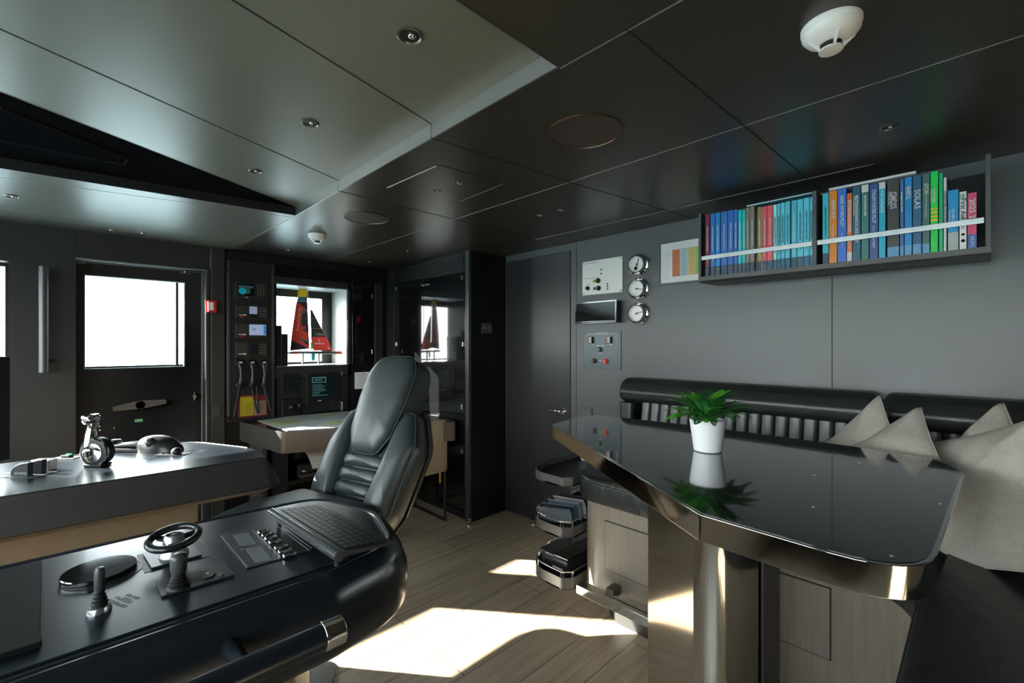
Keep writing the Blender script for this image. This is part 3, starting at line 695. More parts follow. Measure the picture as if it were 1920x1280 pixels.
# ---------------- chart table
TZ = .79
ct = [(.964, YL-.003), (1.052, 3.378), (2.19, 2.878), (2.215, 2.95), (2.235, 3.3), (2.235, YL-.003)]
rr = [0, .05, .05, .04, 0, 0]
t = thing('chart_table', 'built-in chart table with a thick brushed bronze edge under the small window', 'table', (1.6, 3.6, 0))
build('edge_band', MB().prism(roundpoly(ct, rr), TZ-.15, TZ-.002), BROWNM, t, smooth=30)
build('table_top', MB().prism(offset(roundpoly(ct, rr), -.006), TZ-.001, TZ), mat('black_table_top', (.012, .012, .012), .12), t)
build('side_panel', MB().box((1.03, 3.72, 0), (1.06, YL-.004, TZ-.151)), mat('radio_rack_grey2', (.05, .05, .045), .45), t)
build('side_panel', MB().box((1.09, 3.45, 0), (1.12, 3.71, TZ-.151)), BLACKP, t)
build('shelf', MB().box((1.12, 3.42, .40), (2.1, YL-.004, .42)), BLACKP, t)
build('back_panel', MB().box((1.12, YL-.02, 0), (2.2, YL-.004, TZ-.151)), BLACKP, t)
# nautical chart: flat sheet with coloured fields
def chart_mat():
    m = bpy.data.materials.new('nautical_chart_print'); m.use_nodes = True
    n = m.node_tree.nodes; l = m.node_tree.links; b = n['Principled BSDF']; b.inputs['Roughness'].default_value = .55
    t_ = n.new('ShaderNodeTexCoord'); nz = n.new('ShaderNodeTexNoise'); nz.inputs['Scale'].default_value = 3.2; nz.inputs['Detail'].default_value = 4
    l.new(t_.outputs['Object'], nz.inputs['Vector']); cr = n.new('ShaderNodeValToRGB'); cr.color_ramp.interpolation = 'CONSTANT'
    cr.color_ramp.elements[0].color = (.20, .34, .38, 1); cr.color_ramp.elements[1].position = .60; cr.color_ramp.elements[1].color = (.40, .42, .20, 1)
    for p_, c_ in ((.40, (.42, .46, .46, 1)), (.5, (.55, .56, .52, 1)), (.53, (.48, .50, .30, 1))):
        e = cr.color_ramp.elements.new(p_); e.color = c_
    l.new(nz.outputs[0], cr.inputs[0]); l.new(cr.outputs[0], b.inputs['Base Color']); return m
t = thing('nautical_chart', 'large printed sea chart lying open on the chart table', 'chart', (1.5, 3.6, TZ+.001))
mb = MB(); mb.prism([(1.07, 4.0), (1.095, 3.39), (1.9, 3.04), (2.15, 3.6), (2.15, 3.95), (1.36, 4.06)], TZ+.0012, TZ+.004)
build('chart_sheet', mb, chart_mat(), t)
mb = MB(); mb.prism([(1.30, 3.33), (1.95, 3.05), (1.965, 3.09), (1.31, 3.37)], TZ+.0043, TZ+.006)
build('folded_border', mb, PAPER, t)
# printer and paper under the table
t = thing('chart_printer', 'black printer with a curling paper sheet on the shelf under the chart table', 'printer', (1.5, 3.55, .42))
build('housing', MB().box((1.19, 3.46, .421), (1.75, 3.85, .52)), BLACK, t, bevel=.01)
build('paper_tray', MB().box((1.2, 3.43, .425), (1.74, 3.459, .45)), DGREY, t, bevel=.003)
build('indicator', MB().box((1.22, 3.428, .47), (1.235, 3.459, .475)), WHITE, t)
rings = []
for k in range(12):
    a = k/11; y = 3.56-.17*a-.02*math.sin(a*3); z = .615-.13*a**2.0
    rings.append([Vector((1.245+.035*a, y+.03, z)), Vector((1.53, y-.02, z+.01)), Vector((1.53, y-.021, z+.0085)), Vector((1.245+.035*a, y+.029, z-.0015))])
build('paper_sheet', MB().loft(rings), mat('matte_paper', (.62, .60, .57), .7), t, smooth=60)
mb = MB()
for k in range(3): mb.box((1.30, 3.52-k*.03, .604-.008*k), (1.36, 3.522-k*.03, .606-.008*k))
build('paper_guide', MB().box((1.2, 3.56, .52), (1.72, 3.66, .60)), BLACK, t, bevel=.02)
# ---------------- visitor chair at the chart table
t = thing('desk_chair', 'beige linen desk chair with a black tube sled frame beside the glass cabinet', 'chair', (1.9, 3.05, 0))
M = basis((1.9, 2.93, .60), (1, 0, 0), (0, 0, 1), (0, -1, 0))
build('backrest', MB().pad(rrect(-.235, -.2, .235, .21, .03), .012, .012, M, 3, 5), LINENB, t, smooth=60)
build('seat', MB().box((1.68, 2.96, .42), (2.12, 3.36, .47)), LINENB, t, bevel=.015, seg=3)
for x in (1.675, 2.125):
    build('leg_frame', MB().tube([(x, 2.945, .80), (x, 2.945, .012), (x, 3.38, .012), (x, 3.38, .42), (x, 2.955, .42)], .011, 8), BLACK, t)
build('cross_bar', MB().tube([(1.675, 3.38, .012), (2.125, 3.38, .012)], .010, 8), BLACK, t)
build('strap', MB().box((2.04, 2.90, .33), (2.055, 2.903, .41)), mat('yellow_tag', (.60, .36, .05), .6), t)
# ---------------- right wall instruments
def Rp(px, py, x=XR): return U(px, py, 'x', x)
def plate(name, label, cat, px0, py0, px1, py1, m, th=.006, screws=True):
    a = Rp(px0, py0); b = Rp(px1, py1)
    y0, y1 = b.y, a.y
    za = (a.z, b.z)
    t = thing(name, label, cat, (XR, (y0+y1)/2, b.z))
    build('plate', MB().box((XR-th, y0, b.z), (XR-.0005, y1, a.z)), m, t, bevel=.001)
    if screws:
        for y in (y0+.012, y1-.012):
            for z in (a.z-.012, b.z+.012): build('screw', MB().cyl((XR-th, y, z), (XR-th-.002, y, z), .0045, seg=10), DGREY, t)
    return t, y0, y1, b.z, a.z
t, y0, y1, z0, z1 = plate('control_panel', 'white engraved control plate with black knobs above the black display box', 'control panel', 1093, 492, 1168, 547, mat('white_control_plate', (.85, .84, .80), .35))
Wp, Hp = y1-y0, z1-z0
def q(fx, fz): return (y1-Wp*fx, z0+Hp*fz)
for fx, fz, r, m in ((.42, .39, .017, BLACK), (.43, .17, .017, BLACK), (.15, .2, .015, BLACK)):
    y, z = q(fx, fz); build('knob', MB().lathe([(r, 0), (r, .012), (r*.6, .024), (r*.5, .024)], (XR-.006, y, z), (-1, 0, 0), 18), m, t, smooth=35)
for fx, fz in ((.49, .70), (.49, .59), (.645, .27), (.645, .20), (.645, .12)):
    y, z = q(fx, fz); build('indicator', MB().cyl((XR-.006, y, z), (XR-.009, y, z), .006, seg=12), mat('dark_red_lamp', (.12, .02, .02), .3), t)
for fx, fz, m in ((.31, .39, mat('amber_switch', (.55, .33, .04), .4)), (.32, .17, DGREY)):
    y, z = q(fx, fz); build('rocker_switch', MB().box((XR-.010, y-.010, z-.010), (XR-.006, y+.010, z+.010)), m, t, bevel=.001)
mb = MB()
for fx0, fx1, fz in ((.06, .42, .93), (.06, .40, .48), (.35, .42, .48), (.1, .2, .31)):
    ya, z = q(fx0, fz); yb, _ = q(fx1, fz); mb.box((XR-.0067, yb, z), (XR-.0062, ya, z+.003))
build('engraving', mb, INK, t)
# display box
a = Rp(1087, 568, XR-.07); b = Rp(1172, 606, XR-.07)
t = thing('display_box', 'black glossy display box with a chromed rim under the white control plate', 'display', (XR, 1.85, 1.54))
ya, yb = 1.665, 2.005; za, zb = 1.545, 1.69
TM = Matrix.Translation((XR-.061, 0, za)) @ Matrix.Rotation(math.radians(3), 4, 'Y')
build('housing', MB().prism([(XR-.060, za), (XR-.0005, za), (XR-.0005, zb), (XR-.0525, zb)], ya, yb, None, 'y'), BLACK, t, bevel=.003)
build('rim', MB().box((-.008, ya+.002, -.002), (-.001, yb+.002, zb-za+.004), TM), CHROME, t, bevel=.002)
build('glass_front', MB().box((-.0105, ya+.012, .01), (-.0065, yb-.01, zb-za-.006), TM), GLASSB, t)
# fire/emergency plate
t, y0, y1, z0, z1 = plate('control_panel', 'grey metal plate with a red, a green and a black button beneath the display box', 'control panel', 1096, 622, 1165, 694, mat('blue_grey_metal_plate', (.055, .072, .080), .3, metal=.3))
Wp, Hp = y1-y0, z1-z0
for fx, fz, c_, nm in ((.62, .22, (.65, .03, .01), 'red_push_button'), (.30, .22, (.03, .03, .03), 'black_push_button'), (.45, .52, (.01, .10, .03), 'green_push_button')):
    y, z = q(fx, fz); build('push_button', MB().lathe([(.019, 0), (.019, .005), (.014, .006), (.014, .018), (.011, .021)], (XR-.006, y, z), (-1, 0, 0), 18), mat(nm, c_, .3), t, smooth=35, label=nm.replace('_', ' '))
for fx in (.2, .7):
    y, z = q(fx, .77)
    s_ = build('switch_block', MB().box((XR-.022, y-.020, z-.022), (XR-.006, y+.022, z+.024)), BLACK, t, bevel=.001)
    mb = MB()
    for k in range(3): mb.box((XR-.0235, y-.015, z-.016+k*.014), (XR-.0221, y+.008, z-.008+k*.014))
    build('label_window', mb, PAPER, s_)
    build('label_window', MB().box((XR-.0236, y+.010, z-.018), (XR-.0222, y+.018, z+.02)), mat('rust_label', (.4, .12, .08), .5), s_)
mb = MB(); ya_, z = q(.1, .93); yb_, _ = q(.9, .93)
mb.box((XR-.0067, yb_, z), (XR-.0062, ya_, z+.002)); mb.box((XR-.0067, ya_-.002, z-.07), (XR-.0062, ya_, z)); mb.box((XR-.0067, yb_, z-.07), (XR-.0062, yb_+.002, z))
for fx, fz in ((.4, .62), (.52, .62), (.46, .43), (.46, .23), (.24, .66), (.74, .66)):
    y, z = q(fx, fz); mb.box((XR-.0067, y-.012, z), (XR-.0062, y+.012, z+.003))
build('engraving', mb, WHITE, t)
y_, z_ = q(.5, .96); text('ALARM & SHUTDOWN PANEL', .010, WHITE, t, RW((XR-.0066, y_, z_)), fitw=.10)
# three ship gauges
for i, (py, word, ang, inner) in enumerate(((497, 'topmost brass-silver round gauge, with a shiny open-heart dial, on the wall', 20, True), (542, 'middle round polished gauge of the column of three on the wall', 100, False), (588, 'lowest round polished gauge of the column of three on the wall', 75, False))):
    c = Rp(1199, py, XR); y, z = c.y, c.z
    t = thing('ship_gauge', word, 'gauge', (XR, y, z), group='round polished wall gauges')
    R_ = .071
    build('case', MB().lathe([(R_, 0), (R_, .01), (R_*.98, .016), (R_*.86, .020), (R_*.84, .046), (R_*.78, .052), (R_*.72, .048), (R_*.72, .030)], (XR-.0005, y, z), (-1, 0, 0), 48), STEEL, t, smooth=40)
    build('dial', MB().cyl((XR-.028, y, z), (XR-.031, y, z), R_*.715, seg=40), mat('gauge_dial', (.88, .87, .84), .35), t)
    mb = MB()
    for k in range(24):
        a = 2*PI*k/24; M = Matrix.Translation((XR-.0315, y, z)) @ Matrix.Rotation(a, 4, 'X')
        mb.box((-.0004, -.0008, .042), (.0004, .0008, .052 if k % 2 else .048), M)
    build('graduation', mb, INK, t)
    M = Matrix.Translation((XR-.0335, y, z)) @ Matrix.Rotation(math.radians(ang), 4, 'X')
    build('needle', MB().box((-.0006, -.002, -.015), (.0006, .002, .042), M), INKD, t)
    build('hub', MB().cyl((XR-.031, y, z), (XR-.037, y, z), .006, seg=14), DGREY, t)
    if inner: build('balance_wheel', MB().lathe([(.014, 0), (.014, .001), (.010, .0015), (.010, 0)], (XR-.0312, y+.008, z-.024), (-1, 0, 0), 20), BROWNM, t)
# framed watch chart
t = thing('framed_schedule', 'framed white schedule with orange, blue, yellow and green columns left of the bookshelf', 'notice', (XR, 1.26, 1.77))
y0, y1, z0, z1 = 1.120, 1.395, 1.775, 2.028
mb = wall_with_holes(MB(), y0-.01, y1, z0-.012, z1+.004, XR-.012, XR-.0005, [(y0, y1-.012, z0, z1-.010)], 'x')
build('frame', mb, mat('grey_frame', (.07, .072, .075), .4), t)
build('sheet', MB().box((XR-.006, y0, z0), (XR-.004, y1-.012, z1-.010)), PAPER, t)
Wp = y1-.012-y0
for f0, f1, c_ in ((.29, .47, (.60, .16, .05)), (.48, .66, (.42, .55, .60)), (.67, .83, (.68, .50, .14)), (.835, .995, (.30, .52, .16))):
    k_ = build('column', MB().box((XR-.0068, y1-.012-Wp*f1, z0+.035), (XR-.0062, y1-.012-Wp*f0, z1-.055)), mat('column_%d' % int(f0*100), c_, .6), t)
    mb = MB()
    for k in range(14): mb.box((XR-.0074, y1-.012-Wp*(f1-.02), z0+.042+k*.0115), (XR-.0069, y1-.012-Wp*(f0+.02+(k*7 % 5)*.01), z0+.0435+k*.0115))
    build('printed_lines', mb, INK, k_)
mb = MB()
for k in range(12): mb.box((XR-.0066, y1-.012-Wp*(.20+(k*5 % 4)*.02), z0+.025+k*.0145), (XR-.0062, y1-.012-Wp*.05, z0+.0265+k*.0145))
build('printed_lines', mb, INK, t)
# socket near the sofa
t = thing('wall_switch', 'grey square switch plate on the wall just right of the dark door handle', 'switch', (XR, 1.95, .90))
build('plate', MB().box((XR-.008, 1.90, .865), (XR-.0005, 1.995, .955)), mat('switch_grey', (.10, .11, .12), .3, metal=.4), t, bevel=.002)
for k in range(3): build('rocker', MB().box((XR-.012, 1.915+k*.022, .885), (XR-.008, 1.934+k*.022, .935)), mat('switch_rocker', (.13, .14, .15), .3), t, bevel=.001)
# ---------------- bookshelf and its books
SX0 = 2.37; SZ = 1.752; SY0, SY1 = -.012, 1.018
BD = .19
t = thing('bookshelf', 'open dark grey wall bookshelf with two bays and steel retaining rails', 'shelf', (2.5, .5, 1.72))
SH = mat('bookshelf_grey', (.075, .077, .078), .42, noise=.04)
build('bottom_board', MB().prism([(2.37, SZ), (XR-.0005, SZ), (XR-.0005, SZ-.022), (2.40, SZ-.030), (2.37, SZ-.022)], SY0-.016, SY1+.014, None, 'y'), SH, t)
build('back_panel', MB().box((XR-.012, SY0, SZ), (XR-.0006, SY1, 2.085)), BLACKP, t)
for y in (SY0-.016, SY1): build('side_panel', MB().box((SX0, y, SZ+.0005), (XR-.012, y+.014, 2.085)), SH, t, bevel=.001)
ydv = U(1527, 400, 'x', SX0).y
build('divider', MB().box((SX0, ydv-.008, SZ+.0005), (XR-.013, ydv+.008, 2.08)), SH, t, bevel=.001)
for a, b in ((ydv+.009, SY1-.001), (SY0+.001, ydv-.009)):
    build('retaining_rail', MB().box((SX0+.002, a, 1.838), (SX0+.008, b, 1.860)), mat('rail_steel', (.50, .50, .49), .22, metal=1, noise=.1, nscale=12), t, bevel=.0015)
TOPS = []
NAVY = (.012, .035, .075)
zb1 = lambda x, y: (1300+x/5.333, 300+y/5.333)
zb2 = lambda x, y: (1520+x/5.332, 300+y/5.332)
XF = 2.388
def book(f, x0, x1, ytop, col, label, band=None, bandtop=None, title=None, tsize=.02, tpos=.5, tcol=None, flen=None, sub=None, texture=True, name='book', depth=BD, group='books in the wall shelf'):
    ym_ = (x0+x1)/2
    p0 = U(*f(x0, 700), 'x', XF); p1 = U(*f(x1, 700), 'x', XF); pt = U(*f(ym_, ytop), 'x', XF)
    ya, yb = p1.y+.0006, p0.y-.0006; H = pt.z-SZ-.001; z0 = SZ+.001; th = yb-ya
    t = thing(name, label, 'book', (XF+depth/2, (ya+yb)/2, z0), group=group)
    col = tuple(min(.85, q_*1.35) for q_ in col)
    c = mat('cover_%d_%d_%d' % tuple(int(k*250) for k in col), col, .32, noise=.06, nscale=14)
    mb = MB()
    k = min(.0025, th*.2)
    mb.box((XF, ya, z0), (XF+.004, yb, z0+H)); mb.box((XF+.004, ya, z0), (XF+depth, ya+k, z0+H)); mb.box((XF+.004, yb-k, z0), (XF+depth, yb, z0+H))
    cov = build('cover', mb, c, t, bevel=.0008, seg=1)
    build('page_block', MB().box((XF+.004, ya+k, z0+.003), (XF+depth-.006, yb-k, z0+H-.004)), PAPER, t)
    if band: build('spine_band', MB().box((XF-.0008, ya+.0004, z0+.001), (XF-.0002, yb-.0004, z0+H*band[1])), mat('band_%d_%d_%d' % tuple(int(q*250) for q in band[0]), band[0], .35), t)
    if bandtop: build('spine_patch', MB().box((XF-.0008, ya+.0004, z0+H*bandtop[1]), (XF-.0002, yb-.0004, z0+H-.001)), mat('patch_%d_%d_%d' % tuple(int(q*250) for q in bandtop[0]), bandtop[0], .4), t)
    tc_ = mat('spine_ink_%d' % int((tcol or (.8,.8,.8))[0]*100), tcol or (.8, .8, .8), .5)
    TOPS.append((ya, yb, z0+H))
    yc = (ya+yb)/2
    if title: text(title, tsize, tc_, t, SPINE((XF-.0012, yc, z0+H*tpos)), 'title', fitw=flen, ext=.0002, bold=.0003)
    if sub: text(sub[0], sub[1], tc_, t, SPINE((XF-.0012, yc+(sub[4] if len(sub) > 4 else 0), z0+H*sub[2])), 'subtitle', fitw=sub[3], ext=.0002)
    return t, ya, yb, z0, H
B1, B2, B3 = (.018, .13, .42), (.01, .19, .47), (.02, .11, .40)
TEALB = (.01, .42, .45); TAUPE = (.17, .155, .12); CY_ = (.10, .50, .62); CYL = (.27, .62, .70)
row = [(118, 162, 540, (.16, .015, .035), 'maroon thin paperback at the far left end of the left bay', NAVY),
 (170, 216, 535, B1, 'mid blue paperback standing directly right of the maroon one', NAVY), (220, 268, 525, B2, 'slightly lighter blue slim paperback, second blue after the maroon one', NAVY),
 (275, 340, 515, B1, 'widest blue paperback, third blue of the left bay', NAVY), (343, 402, 502, B3, 'fourth blue paperback of the left bay', NAVY), (405, 443, 495, B3, 'slim blue paperback touching the first turquoise one', NAVY),
 (447, 484, 502, TEALB, 'turquoise slim paperback directly beside the last blue one', NAVY), (487, 522, 498, TEALB, 'turquoise slim paperback directly beside the taupe one', NAVY),
 (524, 563, 478, TAUPE, 'taupe paperback beside the turquoise pair', NAVY), (565, 612, 460, TAUPE, 'taller taupe paperback before the dark gap', NAVY),
 (640, 682, 468, (.30, .19, .03), 'ochre slim paperback in the left bay', (.03, .02, .04)), (684, 690, 470, (.6, .6, .58), 'very thin white booklet between ochre and red books', None),
 (692, 735, 462, (.62, .08, .10), 'red-pink slim paperback beside the ochre one', (.01, .10, .19)), (737, 795, 452, (.66, .09, .11), 'wider red-pink paperback beside the pale cyan ones', (.01, .10, .19)),
 (799, 835, 446, CYL, 'palest cyan slim paperback touching the red one', (.01, .10, .19)), (838, 870, 436, CY_, 'cyan slim paperback, second after the red pair', (.01, .10, .19)), (873, 915, 426, CY_, 'cyan paperback, third after the red pair', (.01, .10, .19)),
 (918, 966, 412, CY_, 'cyan paperback leaning next to the dark slit', (.01, .10, .19)), (980, 1035, 402, (.07, .42, .54), 'deeper cyan paperback just right of the dark slit', NAVY),
 (1038, 1099, 390, CY_, 'wide cyan paperback, third from the shelf divider', (.01, .10, .19)), (1102, 1160, 376, CY_, 'wide cyan paperback, second from the shelf divider', (.01, .12, .22)), (1163, 1196, 370, CY_, 'cyan paperback pressed against the shelf divider', (.01, .12, .22))]
for i, (x0, x1, yt, c, lab, bd) in enumerate(row):
    w_ = 'ADMIRALTY SAILING DIRECTIONS' if x1-x0 > 12 else None
    dark = c[0] > .2 or c is CY_ or c is CYL
    tc_ = (.03, .05, .08) if dark and c[1] > .3 else (.7, .72, .75)
    t, ya, yb, z0, H = book(zb1, x0, x1, yt, c, lab, (bd, .15) if bd else None, None, w_, .007, .60, tc_, .13, ('NP%d' % (40+i), .008, .27, None) if w_ else None)
    if bd and w_:
        build('publisher_mark', MB().lathe([(.0042, 0), (.0042, .0006), (.003, .0006), (.003, 0)], (XF-.001, (ya+yb)/2, z0+H*.10), (-1, 0, 0), 14), mat('mark_grey', (.22, .27, .33), .5), t)
single('file_folder', MB().box((XF+.01, U(*zb1(637, 600), 'x', XF).y, SZ+.001), (XF+.18, U(*zb1(614, 600), 'x', XF).y, SZ+.285)), BLACK, 'thin black folder in the gap between taupe and ochre books', 'folder', bevel=.001)
# two things lying on the books
def lying(name, label, ya, yb, th, m, x1=XF+.17, pm=PAPER):
    z = max([SZ]+[q_[2] for q_ in TOPS if q_[1] > ya and q_[0] < yb])+.001
    t = thing(name, label, 'booklet', (XF+.08, (ya+yb)/2, z))
    mb = MB(); mb.box((XF-.004, ya, z), (x1, yb, z+.0012)); mb.box((XF-.004, ya, z+th-.0012), (x1, yb, z+th)); mb.box((x1-.0012, ya, z+.0012), (x1, yb, z+th-.0012))
    build('cover', mb, m, t); build('page_block', MB().box((XF-.002, ya+.002, z+.0013), (x1-.0014, yb-.002, z+th-.0013)), pm, t)
    return t
lying('booklet', 'thin pale blue booklet lying flat on top of the books in the left bay', ydv+.01, U(*zb1(530, 460), 'x', XF).y, .007, mat('pale_blue_cover', (.10, .33, .48), .3))
WH = (.75, .75, .73)
T = lambda *a, **k: book(zb2, *a, **k)
T(117, 181, 333, (.05, .42, .52), 'cyan paperback standing directly right of the shelf divider', (NAVY, .15), None, 'ADMIRALTY SAILING DIRECTIONS', .007, .6, (.02, .05, .08), .13)
OL = (.62, .20, .015)
T(184, 265, 305, OL, 'wide orange book titled ADRIATIC PILOT', None, None, 'ADRIATIC PILOT', .018, .74, WH, .085, ('Trevor and Dinah Thompson', .012, .40, .085))
T(268, 358, 285, (.03, .13, .50), 'royal blue book titled GREEK WATERS PILOT', None, None, 'GREEK WATERS PILOT', .018, .70, WH, .135, ('Rod & Lucinda Heikell', .011, .30, .06))
T(361, 415, 330, (.60, .12, .02), 'short red-orange book titled MEDITERRANEAN ALMANAC', (WH, .14), None, 'MEDITERRANEAN ALMANAC', .014, .66, WH, .14, ('23-24', .014, .24, None))
T(418, 500, 262, (.01, .09, .16), 'dark teal book titled MEDITERRANEAN FRANCE & CORSICA PILOT', None, None, 'MEDITERRANEAN FRANCE & CORSICA PILOT', .015, .56, WH, .20, ('Rod & Lucinda Heikell', .010, .74, .08, .008))
T(506, 582, 246, (.03, .15, .13), 'green book with a white top patch titled MEDITERRANEAN SPAIN', None, (WH, .90), 'MEDITERRANEAN SPAIN', .013, .72, WH, .085)
T(588, 675, 240, (.03, .07, .24), 'navy book titled ITALIAN WATERS PILOT', None, None, 'ITALIAN WATERS PILOT', .017, .70, WH, .14, ('Rod & Lucinda Heikell', .012, .30, .09))
T(680, 750, 220, (.01, .33, .47), 'turquoise-blue book with a white top patch titled ISLAS BALEARES', None, (WH, .91), 'RCCPF  ISLAS BALEARES', .013, .74, WH, .09)
T(764, 886, 205, (.035, .033, .03), 'thick charcoal book titled GMDSS MANUAL', ((.12, .36, .62), .13), None, 'GMDSS', .028, .74, WH, .068, ('MANUAL', .016, .77, .055, .012))
T(892, 933, 186, (.03, .11, .30), 'slim dark blue book right of the charcoal manual', ((.12, .36, .62), .13), None, 'International Code of Signals', .009, .70, WH, .08)
T(937, 1014, 172, (.01, .20, .46), 'bright blue book titled MARPOL', ((.12, .36, .62), .13), None, 'MARPOL', .022, .80, WH, .05)
T(1020, 1110, 155, (.015, .09, .18), 'dark blue book titled SOLAS', ((.12, .36, .62), .13), None, 'SOLAS', .024, .70, WH, .075)
T(1115, 1192, 136, (.04, .11, .10), 'dark green book titled STCW', ((.12, .36, .62), .12), None, 'STCW', .018, .81, WH, .04, ('including 2010 Manila Amendments', .007, .60, .10))
t, ya, yb, z0, H = T(1197, 1276, 114, (.0, .48, .06), 'bright green book with yellow bars, a ship captain\'s medical guide', None, None, 'The Ship Captain\'s', .010, .70, WH, .058, ('Medical Guide', .009, .70, .05, .009))
mb = MB()
for k in range(4): mb.box((XF-.0016, ya+.0005, z0+H*(.385+k*.047)), (XF-.0002, yb-.0005, z0+H*(.41+k*.047)))
build('yellow_bars', mb, YEL, t)
T(1282, 1325, 130, (.0, .33, .14), 'slim sea-green book beside the bright green one')
T(1328, 1360, 172, (.62, .60, .56), 'slim off-white book right of the green ones', None, None, 'INTERNATIONAL CODE OF SIGNALS', .010, .58, (.1, .1, .1), .13)
T(1370, 1480, 298, (.01, .24, .50), 'blue volume with a pale band near its foot between off-white and First Aid books', ((.45, .50, .48), .30), None, 'VOLUME 10', .010, .58, (.5, .65, .75), .05, ('WORLD FACILITIES', .009, .52, .07, .010))
t, ya, yb, z0, H = T(1486, 1561, 314, (.66, .66, .62), 'white book titled First Aid Manual with green lettering', None, None, 'First Aid', .020, .70, (.02, .32, .16), .075, ('MANUAL', .014, .45, .045))
for k in range(2):
    for j in range(2): build('green_square', MB().box((XF-.0014, ya+.006+k*.009, z0+H*.90+j*.009-.004), (XF-.0004, ya+.012+k*.009, z0+H*.90+j*.009+.002)), mat('leaf_green_patch', (.02, .32, .16), .5), t)
for zz, rr_ in ((.26, .005), (.15, .006)): build('emblem', MB().lathe([(rr_, 0), (rr_, .0006), (rr_*.6, .0006), (rr_*.6, 0)], (XF-.0004, (ya+yb)/2, z0+H*zz), (-1, 0, 0), 18), INKD, t)
T(1566, 1662, 326, (.50, .05, .13), 'pink book marked 2025 26 at the right end of the shelf', ((.02, .12, .38), .25), None, '2025 26', .022, .68, WH, .085, ('NAUTICS', .014, .12, .04))
lying('booklet', 'white booklet lying flat across the tops of the books in the right bay', U(*zb2(1055, 140), 'x', XF).y, U(*zb2(178, 285), 'x', XF).y, .010, mat('white_blue_cover', (.62, .66, .72), .35))
# ---------------- sofa (L-shaped, raised on an oak base)
XB = 1.87
t = thing('corner_sofa', 'long black leather corner sofa with ribbed back along the right wall on an oak base', 'sofa', (2.2, .6, 0))
base = roundpoly([(XR-.002, 1.46), (XB+.10, 1.46), (XB, 1.36), (XB, .07), (.97, .07), (.97, -.60), (XR-.002, -.60)], [0, .12, .12, .24, .10, 0, 0], 10)
build('oak_base', MB().prism(base, .16, .625), WOOD, t, smooth=30)
build('plinth', MB().prism(roundpoly([(XR-.01, 1.36), (XB+.16, 1.36), (XB+.10, 1.28), (XB+.10, .10), (XB+.06, -.03), (1.05, -.03), (1.05, -.58), (XR-.01, -.58)], .03, 4), 0, .161), mat('plinth_black', (.03, .03, .03), .5), t, smooth=30)
# drawers in the base front
for y0, y1, z0, z1, w_ in ((.985, 1.275, .305, .545, 0), (.355, .66, .315, .565, 1)):
    d = build('drawer', MB().box((XB-.0045, y0+.004, z0+.004), (XB+.002, y1-.004, z1-.004)), WOOD, t, bevel=.001)
    mb = wall_with_holes(MB(), y0, y1, z0, z1, XB-.0010, XB+.001, [(y0+.004, y1-.004, z0+.004, z1-.004)], 'x'); build('shadow_gap', mb, SEAM, d)
# foot rail
mb = MB(); mb.box((1.745, .93, .205), (1.80, 1.352, .246)); fr_ = build('foot_rail', mb, STEEL, t, bevel=.002)
for y in (1.20, .95): build('rail_bracket', MB().box((1.80, y-.02, .216), (XB-.001, y+.024, .262)), BROWNM, t, bevel=.008)
# seat cushions
seat_raw = ([(XR-.13, 1.485), (XB+.06, 1.485), (XB-.03, 1.38), (XB-.03, .115), (.93, .115), (.93, -.58), (XR-.13, -.58)], [.05, .16, .16, .26, .10, .05, .05])
seat = roundpoly(*seat_raw, 10)
def cushion(name, raw, z0, z1, m, r=.03):
    ins = lambda d: roundpoly(offset(raw[0], -d), [max(.012, q_-d if i_ != 3 else q_+d) for i_, q_ in enumerate(raw[1])], 10)
    rings = []
    for k in range(6):
        a = k/5*PI/2; rings.append([Vector((x, y, z0+r*(1-math.sin(a))*.6)) for x, y in ins(r*(1-math.sin(a)) if k < 5 else 0)])
    for k in range(1, 7):
        a = k/6*PI/2; rings.append([Vector((x, y, z1-r+r*math.sin(a))) for x, y in ins(r*(1-math.cos(a)))])
    mb = MB(); mb.loft(rings); return build(name, mb, m, t, smooth=45)
cushion('seat_cushion', seat_raw, .626, .745, LEATHERW)
build('cushion_piping', MB().tube([Vector((x, y, .716)) for x, y in offset(seat, .0005)], .0035, 6, closed=True), LEATHERS, t, smooth=True)
# backrest sections
def back_section(y0, y1, lcap):
    # roll along the top with rounded ends
    prof = lambda e: [(2.625, 1.035), (2.52+e, 1.035), (2.465+e, 1.06), (2.455+e, 1.11), (2.485+e, 1.165), (2.53, 1.187), (2.60, 1.190), (2.625, 1.17)]
    rings = []; N = 14
    def rnd(k, y):
        out = roundpoly(prof(0), [0, .02, .03, .03, .03, .03, .02, 0], 3)
        cx, cz = 2.55, 1.11
        return [Vector((cx+(x-cx)*k, y, cz+(z-cz)*k)) for x, z in out]
    for i in range(6): a = i/5*PI/2; rings.append(rnd(.80+.20*math.sin(a), y0+.03*(1-math.cos(a))))
    for i in range(N): rings.append(rnd(1, y0+.03+(y1-y0-.06)*(i+1)/(N+1)))
    for i in range(6): a = (5-i)/5*PI/2; rings.append(rnd(.80+.20*math.sin(a), y1-.03*(1-math.cos(a))))
    b = build('back_roll', MB().loft(rings), LEATHERS, t, smooth=60)
    mb = MB(); e1 = .135 if lcap else .06; n = int((y1-y0-.09-e1)/.058); w_ = (y1-y0-.09-e1)/n
    for k in range(n):
        c = y0+.09+w_*(k+.5); pr = []
        for i in range(9):
            a = -PI/2+PI*i/8; pr.append((2.505-.022*math.cos(a)**.6, c+w_*.49*math.sin(a)))
        pr += [(2.56, c+w_*.49), (2.56, c-w_*.49)]
        mb.prism(pr, .72, 1.05, Matrix(((1, 0, .16, -.155), (0, 1, 0, 0), (0, 0, 1, 0), (0, 0, 0, 1))))
    build('ribbed_panel', mb, LEATHERR, t, smooth=50)
    return b
back_section(.315, 1.575, True); back_section(-.60, .285, False)
